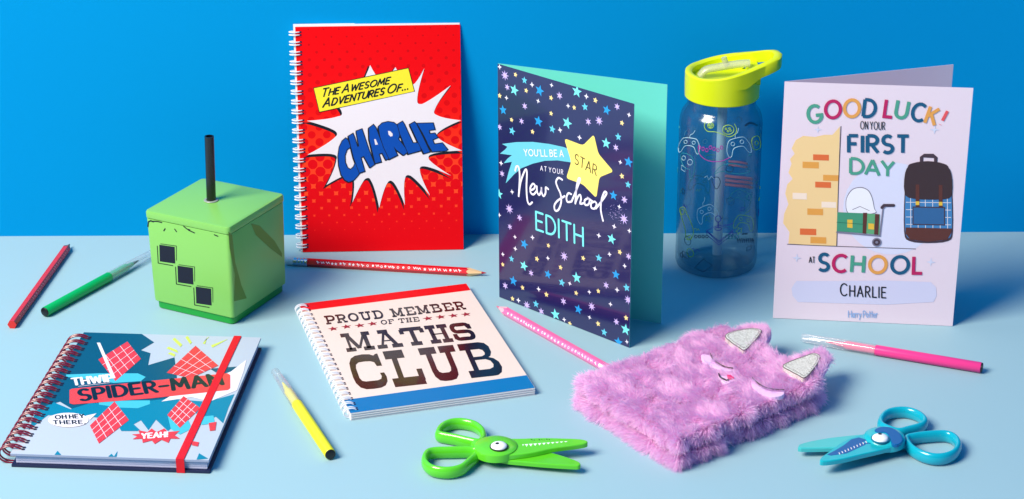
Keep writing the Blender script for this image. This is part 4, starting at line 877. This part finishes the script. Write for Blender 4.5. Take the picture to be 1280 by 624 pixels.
# ================================================================ fluffy notebook
root = thing('fluffy_notebook', (123, 1366, 0), 'lilac pink furry notebook with silver glitter ears and sleeping face, lying at front centre right', 'notebook')
F0 = np.array([122.5, 1366.5]); fu = np.array([cos(math.radians(39.8)), sin(math.radians(39.8))]); fv = np.array([cos(math.radians(125.5)), sin(math.radians(125.5))]); LU, LV = 160, 122
M_skin = mat('fur_backing', (246, 196, 238), .9, .1)
def pad_poly(u0, v0, u1, v1, r=7):
    pts = []
    for cu, cv, a0 in ((u1-r, v1-r, 0), (u0+r, v1-r, 90), (u0+r, v0+r, 180), (u1-r, v0+r, 270)):
        for k in range(5):
            a = math.radians(a0+22.5*k); pts.append(F0 + fu*(cu+r*cos(a)) + fv*(cv+r*sin(a)))
    return pts
mb = MB(); mb.prism(pad_poly(3, 3, LU-3, LV-3), 3, 10, M_skin, 2); mb.build('back_cover', root)
mb = MB()
for k in range(8): mb.prism(pad_poly(6, 6, LU-6, LV-6, 3), 10.1+k*.8, 10.1+k*.8+.7, M_paper)
mb.build('pages', root)
mb = MB(); mb.prism(pad_poly(3, 3, LU-3, LV-3), 16.6, 24, M_skin, 3); fc = mb.build('front_cover', root)
zf7 = Z(860, 395, 5.945)
ear_t = [[(262,150),(300,118),(380,98),(480,84),(556,98),(545,135),(500,190),(425,262),(375,240),(320,205)], [(688,372),(760,330),(850,298),(940,268),(992,288),(985,330),(950,385),(872,468),(810,445),(745,410)]]
ears2d = [[up(*zf7(q), 30)[:2] for q in e] for e in ear_t]
ear_fur = []
for e in ears2d:
    c = np.mean(e, axis=0); ear_fur.append([c+(q-c)*1.28 + fu*3.0 for q in spline(e, 3, True)])
mb = MB()
for e in ear_fur: mb.prism(e, 19, 25.5, M_skin, 1.5)
mb.build('ear_backing', fc)
# fur: short tapered bent hairs in one mesh per cover
def vnoise(x, y, sc, seed):
    r = np.random.default_rng(seed); g_ = r.random((64, 64)); x = x/sc; y = y/sc; xi = np.floor(x).astype(int); yi = np.floor(y).astype(int); fx = x-xi; fy = y-yi
    fx = fx*fx*(3-2*fx); fy = fy*fy*(3-2*fy); G_ = lambda i, j: g_[i % 64, j % 64]
    return (G_(xi, yi)*(1-fx)+G_(xi+1, yi)*fx)*(1-fy)+(G_(xi, yi+1)*(1-fx)+G_(xi+1, yi+1)*fx)*fy
def fur_mesh(name, parent, P, N, length, cols, width=.2):
    n = len(P); ln_ = 0; px, py = P[:, 0]+P[:, 2]*.7, P[:, 1]
    sw = (vnoise(px, py, 17, 1)*2-1)*1.9 + (vnoise(px, py, 6, 2)*2-1)*1.1
    base = math.radians(215)                                # the pile is brushed toward the front corner
    D = np.stack([np.cos(base+sw), np.sin(base+sw), np.zeros(n)], 1)
    lay = .55+.6*vnoise(px, py, 11, 3)
    clx = (vnoise(px, py, 5, 5)*2-1); cly = (vnoise(px, py, 5, 6)*2-1)
    D = D*lay[:, None] + np.stack([clx, cly, clx*0], 1)*.38 + rng.normal(0, .3, (n, 3))
    h = N + D; h /= np.linalg.norm(h, axis=1)[:, None]
    Lh = length*(.6+.65*rng.random(n))*(.85+.3*vnoise(px, py, 9, 4))
    droop = D*.55; droop[:, 2] -= .28
    side = np.cross(h, np.array([-.25, -.9, .42])); side /= np.linalg.norm(side, axis=1)[:, None]+1e-9
    side = side*.8 + rng.normal(0, .35, (n, 3))
    t = np.array([0, .4, .75, 1.]); wv = np.array([1, .9, .6, .08])*width
    V = []
    for k in range(4):
        c = P + h*(Lh*t[k])[:, None] + droop*(Lh*t[k]**2*.6)[:, None]; c[:, 2] = np.maximum(c[:, 2], .3)
        V += [c-side*wv[k], c+side*wv[k]]
    V = np.stack(V, 1).reshape(-1, 3)
    base_i = np.arange(n)[:, None]*8
    F = np.concatenate([base_i+np.array([0, 1, 3, 2]), base_i+np.array([2, 3, 5, 4]), base_i+np.array([4, 5, 7, 6])], 1).reshape(-1, 4)
    me = bpy.data.meshes.new(name); og = ORG[root.name]
    V = (V-og)*MM
    me.vertices.add(len(V)); me.vertices.foreach_set('co', V.ravel()); me.loops.add(F.size); me.loops.foreach_set('vertex_index', F.ravel().astype(np.int32))
    me.polygons.add(len(F)); me.polygons.foreach_set('loop_start', np.arange(0, F.size, 4, dtype=np.int32)); me.polygons.foreach_set('loop_total', np.full(len(F), 4, dtype=np.int32))
    for m_ in cols: me.materials.append(m_)
    mi_ = np.repeat(rng.choice(len(cols), n, p=[.5, .3, .2]), 3).astype(np.int32)
    me.update(calc_edges=True); me.polygons.foreach_set('material_index', mi_); me.polygons.foreach_set('use_smooth', np.ones(len(F), bool))
    o = bpy.data.objects.new(name, me); C.objects.link(o); o.parent = parent; ORG[o.name] = og; return o
def furm(name, c):
    m_ = mat(name, c, .75, .2); p_ = m_.node_tree.nodes['Principled BSDF']; p_.inputs['Sheen Weight'].default_value = .25; p_.inputs['Subsurface Weight'].default_value = 0
    nt_ = m_.node_tree; tr = nt_.nodes.new('ShaderNodeBsdfTranslucent'); tr.inputs[0].default_value = lin(c); mxs = nt_.nodes.new('ShaderNodeMixShader'); mxs.inputs[0].default_value = .5
    out = nt_.nodes['Material Output']; nt_.links.new(p_.outputs[0], mxs.inputs[1]); nt_.links.new(tr.outputs[0], mxs.inputs[2]); nt_.links.new(mxs.outputs[0], out.inputs[0]); return m_
fcols = [furm('lilac_pink_hair', (253, 214, 245)), furm('orchid_hair', (248, 198, 238)), furm('pale_pink_hair', (254, 228, 250))]
def inpoly(P, poly):
    x, y = P[:, 0], P[:, 1]; r = np.zeros(len(P), bool); n = len(poly)
    for i in range(n):
        x1, y1 = poly[i][:2]; x2, y2 = poly[(i+1) % n][:2]
        cnd = ((y1 > y) != (y2 > y)); r ^= cnd & (x < (x2-x1)*(y-y1)/(y2-y1+1e-12)+x1)
    return r
eye_t = [[(165,280),(185,318),(225,352),(280,378),(335,388)], [(478,458),(520,500),(580,532),(640,545),(715,548)]]
patch_t = [[(100,270),(165,278),(190,318),(230,350),(290,376),(330,388),(290,396),(210,372),(140,340),(105,310)], [(470,455),(485,462),(525,500),(585,532),(645,545),(715,548),(700,575),(620,585),(540,560),(480,510)]]
patches = [[up(*zf7(q), 29)[:2] for q in e] for e in patch_t]
nose_p = [up(*zf7(q), 29)[:2] for q in [(225,430),(250,470),(290,490),(345,465),(350,440),(300,435)]]
nt_n = 105000
uvr = rng.random((nt_n, 2))*[LU-4, LV-4]+2; Pt = np.concatenate([F0+uvr[:, :1]*fu+uvr[:, 1:]*fv, np.full((nt_n, 1), 23.6)], 1)
keep = np.ones(nt_n, bool)
for e in ears2d+patches+[nose_p]: keep &= ~inpoly(Pt, e)
Pt = Pt[keep]; Nt = np.tile([0, 0, 1.], (len(Pt), 1))
def edge_pts(n, z0, z1):
    per = 2*(LU+LV-8); s_ = rng.random(n)*per; P = []; N = []
    a = s_ < LU-4; b = (s_ >= LU-4) & (s_ < LU+LV-8); c = (s_ >= LU+LV-8) & (s_ < 2*LU+LV-12); 
    u = np.where(a, s_+2, np.where(b, LU-3, np.where(c, 2*LU+LV-12-s_+2, 3))); v = np.where(a, 3, np.where(b, s_-(LU-4)+2, np.where(c, LV-3, per-s_+2)))
    nu = np.where(b, 1., np.where(a | c, 0., -1.)); nv = np.where(a, -1., np.where(b, 0., np.where(c, 1., 0.)))
    zz = rng.random(n)*(z1-z0)+z0
    P = np.concatenate([F0+u[:, None]*fu+v[:, None]*fv, zz[:, None]], 1)
    N = np.concatenate([nu[:, None]*fu+nv[:, None]*fv, ((zz-(z0+z1)/2)/(z1-z0)*1.2)[:, None]], 1); N /= np.linalg.norm(N, axis=1)[:, None]; return P, N
Pe, Ne = edge_pts(36000, 17, 24)
Pf = []; 
for e in ear_fur:
    e = np.array([q[:2] for q in e]); lo, hi = e.min(0), e.max(0); q = rng.random((17000, 2))*(hi-lo)+lo; q = q[inpoly(q, e)]; Pf.append(np.concatenate([q, np.full((len(q), 1), 25.2)], 1))
    n_ = 5000; k = rng.integers(0, len(e), n_); t = rng.random((n_, 1)); q = e[k]*(1-t)+e[(k+1) % len(e)]*t; Pf.append(np.concatenate([q, 19+6*rng.random((n_, 1))], 1))
Pf = np.concatenate(Pf); kp = np.ones(len(Pf), bool)
for e in ears2d: kp &= ~inpoly(Pf, [np.mean(e, axis=0)+(q-np.mean(e, axis=0))*1.0+fu*2.0+fv*-.5 for q in e]); kp &= ~inpoly(Pf, [np.mean(e, axis=0)+(q-np.mean(e, axis=0))*.9 for q in e])
Pf = Pf[kp]; Nf = np.tile([0, 0, 1.], (len(Pf), 1))
for e in ear_fur:
    c = np.mean([q[:2] for q in e], axis=0); dd = Pf[:, :2]-c; near = np.linalg.norm(dd, axis=1) < 40
    Nf[near, :2] += dd[near]/25
Nf /= np.linalg.norm(Nf, axis=1)[:, None]
fur_mesh('fur', fc, np.concatenate([Pt, Pe, Pf]), np.concatenate([Nt, Ne, Nf]), 6.6, fcols)
bcv = [o for o in root.children if o.name.startswith('back_cover')][0]
Pb, Nb = edge_pts(38000, 3, 10); fur_mesh('fur', bcv, Pb, Nb, 7.6, fcols)
# glitter ears
mg = mat('silver_glitter', (206, 198, 180), .35, .6, metal=.1, bump=.5, bscale=2600)
nt = mg.node_tree; vo = nt.nodes.new('ShaderNodeTexVoronoi'); vo.inputs['Scale'].default_value = 1500; tc = nt.nodes.new('ShaderNodeTexCoord'); nt.links.new(tc.outputs['Object'], vo.inputs['Vector'])
rm = nt.nodes.new('ShaderNodeValToRGB'); rm.color_ramp.elements[0].color = lin((176, 170, 158)); rm.color_ramp.elements[1].color = lin((255, 252, 244)); nt.links.new(vo.outputs['Color'], rm.inputs[0]); nt.links.new(rm.outputs[0], nt.nodes['Principled BSDF'].inputs['Base Color'])
M_stitch = mat('dark_stitching', (70, 52, 50), .6)
for e in ears2d:
    c0_ = np.mean(e, axis=0); sm_ = [c0_+(q-c0_)*.9 for q in spline(e, 4, True)]; ms = MB(); ms.prism(sm_, 25.4, 30.2, mg, .8)
    eo = ms.build('glitter_ear', fc)
    c = np.mean(e, axis=0); ms = MB(); ms.tube([(q[0], q[1], 29.8) for q in sm_], .35, M_stitch, closed=True, n=6)
    for k in range(0, len(sm_)):
        q = c+(sm_[k]-c)*.86; ms.tube([(q[0]-.5, q[1], 30.3), (q[0]+.5, q[1]+.3, 30.3)], .2, M_stitch, n=5)
    ms.build('stitching', eo)
M_lid = mat('pearl_leather', (238, 196, 232), .4, .5)
for e, l in zip(patches, eye_t):
    ms = MB(); ms.prism(spline(e, 3, True), 23.8, 27.2, M_lid, .6); eo = ms.build('closed_eye', fc)
    ms = MB(); ms.tube([tuple(up(*zf7(q), 27.7)) for q in spline(l, 5)], .42, M_stitch, n=6); ms.build('eyelash', eo)
ms = MB(); ms.prism(spline(nose_p, 3, True), 23.8, 27.6, M_lid, .6); no = ms.build('muzzle', fc)
ms = MB(); ms.prism([up(*zf7(q), 28.4)[:2] for q in [(290,440),(318,440),(345,462),(300,472)]], 27.4, 28.8, mat('pink_nose_thread', (232, 40, 110), .5), .3); ms.build('nose', no)
ms = MB(); ms.tube([tuple(up(*zf7(q), 28.4)) for q in spline([(228,428),(240,455),(270,470),(292,478),(300,470)], 4)], .6, M_black, n=6); ms.build('mouth', no)

# ================================================================ animal craft scissors
def scissors(zz, name, label, cols, blade_hi, blade_lo, head, loops, eye, tilt, deco, near):
    top, second, loopc = cols
    c = up(*zz(head[0]), 9); root = thing('craft_scissors', (c[0], c[1], 0), label, 'scissors', 'plastic craft scissors lying open')
    zt = lambda hb: (lambda x, y: hb*min(1, math.hypot(x-c[0], y-c[1])/85))
    ml = mat(name+'_loop_plastic', loopc, .22, .5, coat=.3)
    for (pts, bar, wide), bl_, (z0, z1), mcol, nm in ((loops[0], blade_lo, (3.2, 6.6), second, 'lower'), (loops[1], blade_hi, (7.0, 10.8), top, 'upper')):
        mB = mat(name+'_'+nm+'_blade_plastic', mcol, .28, .5, coat=.2)
        mb = MB(); mb.prism([up(*zz(q), z1)[:2] for q in spline(bl_, 3, True)], z0, z1, mB, .9, zf=zt(2.2)); b_ = mb.build('blade', root)
        if nm == 'upper': deco(b_, zz, z1, zt(2.2))
        zc_ = 5.2 if nm == 'lower' else 5.6
        mb = MB(); P = [up(*zz(q), 7.5) for q in spline(pts, 5, True)]; P = [(p[0], p[1], zc_) for p in P]
        mb.tube(P, wide, ml, closed=True, n=16, ry=4.9); mb.build('finger_loop', root)
        mb = MB(); q = [up(*zz(p_), 7.5) for p_ in bar]; mb.tube([(p_[0], p_[1], 5.4) for p_ in q], 4.4, ml, n=14, ry=4.2, taper=[1, 1.05, 1.0]); mb.build('shank', root)
    # head boss
    (hc, hrx) = head; c3 = up(*zz(hc), 12); mb = MB()
    mb.lathe([(0,14.6),(hrx*.6,14.2),(hrx*.88,13.2),(hrx*.98,12.2),(hrx,11),(hrx,6.5)], (c3[0], c3[1], 0), mat(name+'_upper_blade_plastic', top, .28, .5), 48); hb = mb.build('head', root)
    if len(eye) > 3: 
        pp = [up(*zz(q), 15.2)[:2] for q in spline(eye[3], 3, True)]; mb = MB(); mb.prism(pp, 12.5, 15.1, mat(name+'_cap_ink', eye[4], .3, .5), .5); mb.build('forehead', hb)
    e3 = up(*zz(eye[0]), 16); mb = MB(); r = eye[1]
    mb.lathe([(0,17.6),(r*.4,17.4),(r*.8,16.6),(r*.97,15.6),(r,14.2),(r,13.8)], (e3[0], e3[1], 0), mat('eye_white', (246, 246, 248), .3), 36)
    eo = mb.build('eye', hb)
    p3 = up(*zz(eye[2]), 17.6); mb = MB(); mb.lathe([(0,17.9),(1.2,17.75),(1.7,17.2),(1.7,16.6)], (p3[0], p3[1], 0), M_black, 20); mb.build('pupil', eo)
    mb = MB(); mb.lathe([(r+.1,14.0),(r+.1,15.0),(r+.7,15.0),(r+.7,14.0)], (e3[0], e3[1], 0), mat(name+'_eye_rim', eye[5] if len(eye) > 5 else (20, 50, 20), .4), 36); mb.build('eye_rim', eo)
    return root
zg = Z(510, 510, 5.12)
def croc(b_, zz, z1, zf):
    mb = MB(); w_ = mat('white_tooth_ink', (240, 250, 236), .4)
    pl = lambda pts, m_, e=.08: mb.add([(p[0], p[1], z1+e+zf(p[0], p[1])) for p in [up(*zz(q), z1+1) for q in pts]], [tuple(range(len(pts)))], m_)
    for k in range(11):
        x = 718+k*28; y = 231-k*1.4; h_ = 19-k*1.3; pl([(x, y+h_*.0), (x+12, y+h_), (x+24, y-1)], w_)
    mb.build('teeth', b_); mb = MB()
    for k in range(9):
        x = 785+k*16; pl([(x, 200+(k % 2)*5), (x+9, 198+(k % 3)*3), (x+13, 207)], M_black)
    mb.build('markings', b_)
scissors(zg, 'lime', 'lime green crocodile craft scissors with an eye and teeth, open at front centre', ((96, 204, 40), (92, 198, 36), (92, 206, 36)),
 [(470,205),(560,190),(640,194),(700,198),(860,197),(1000,203),(1100,210),(1142,220),(1148,232),(1120,242),(1040,252),(930,264),(830,284),(740,298),(650,306),(560,308),(480,300)],
 [(520,290),(600,332),(750,352),(900,368),(1060,381),(1095,380),(1104,366),(1070,344),(960,305),(870,280),(780,262),(600,250)],
 ((562, 244), 16.2),
 (([(440,216),(300,186),(206,168),(196,150),(218,116),(270,90),(340,84),(420,100),(470,136),(484,180),(470,205)], [(430,215),(490,250),(540,290)], 2.7),
  ([(400,268),(280,270),(150,276),(112,305),(112,350),(160,388),(255,400),(340,382),(392,340),(436,300),(440,276)], [(420,284),(480,275),(530,262)], 2.7)),
 ((582, 236), 6.2, (572, 226)), 2, croc, None)
zb_ = Z(980, 490, 5.12)
def shark(b_, zz, z1, zf):
    pl = lambda mb, pts, m_, e: mb.add([(p[0], p[1], z1+e+zf(p[0], p[1])) for p in [up(*zz(q), z1+1) for q in pts]], [tuple(t) for t in tessellate_polygon([[Vector((*up(*zz(q), z1)[:2], 0)) for q in pts]])], m_)
    mb = MB(); pl(mb, [(275,405),(330,375),(385,340),(430,302),(480,288),(560,312),(600,324),(530,332),(470,362),(400,396),(300,412)], mat('deep_blue_side_ink', (0, 92, 156), .3), .08); mb.build('mouth_panel', b_)
    mb = MB()
    for k in range(10):
        x = 348+k*19; y = 392-k*8.8; pl(mb, [(x, y), (x+7, y-1), (x+12, y+12), (x+7, y+13)], M_white, .2)
    mb.build('teeth', b_)
scissors(zb_, 'aqua', 'turquoise and blue shark craft scissors with an eye, open at front right corner', ((24, 178, 190), (70, 190, 190), (14, 168, 190)),
 [(236,455),(236,432),(290,388),(350,342),(400,308),(460,286),(540,262),(620,250),(720,260),(762,300),(755,332),(700,352),(600,380),(500,405),(400,432),(300,452)],
 [(92,356),(110,342),(180,322),(300,298),(440,280),(560,268),(620,290),(540,330),(400,362),(300,366),(110,372)],
 ((645, 285), 15.4),
 (([(622,205),(636,150),(690,120),(780,114),(860,138),(902,180),(880,212),(800,236),(740,250),(690,240)], [(690,240),(640,250),(600,270)], 2.7),
  ([(786,300),(830,284),(920,272),(1030,268),(1092,292),(1116,338),(1092,384),(1030,412),(950,414),(870,390),(810,350)], [(790,318),(730,320),(680,310)], 2.7)),
 ((617, 288), 6.2, (615, 268), [(580,240),(620,222),(690,228),(740,262),(760,305),(735,332),(695,330),(678,290),(650,258),(600,256)], (0, 92, 156), (16, 120, 150)), 2, shark, None)
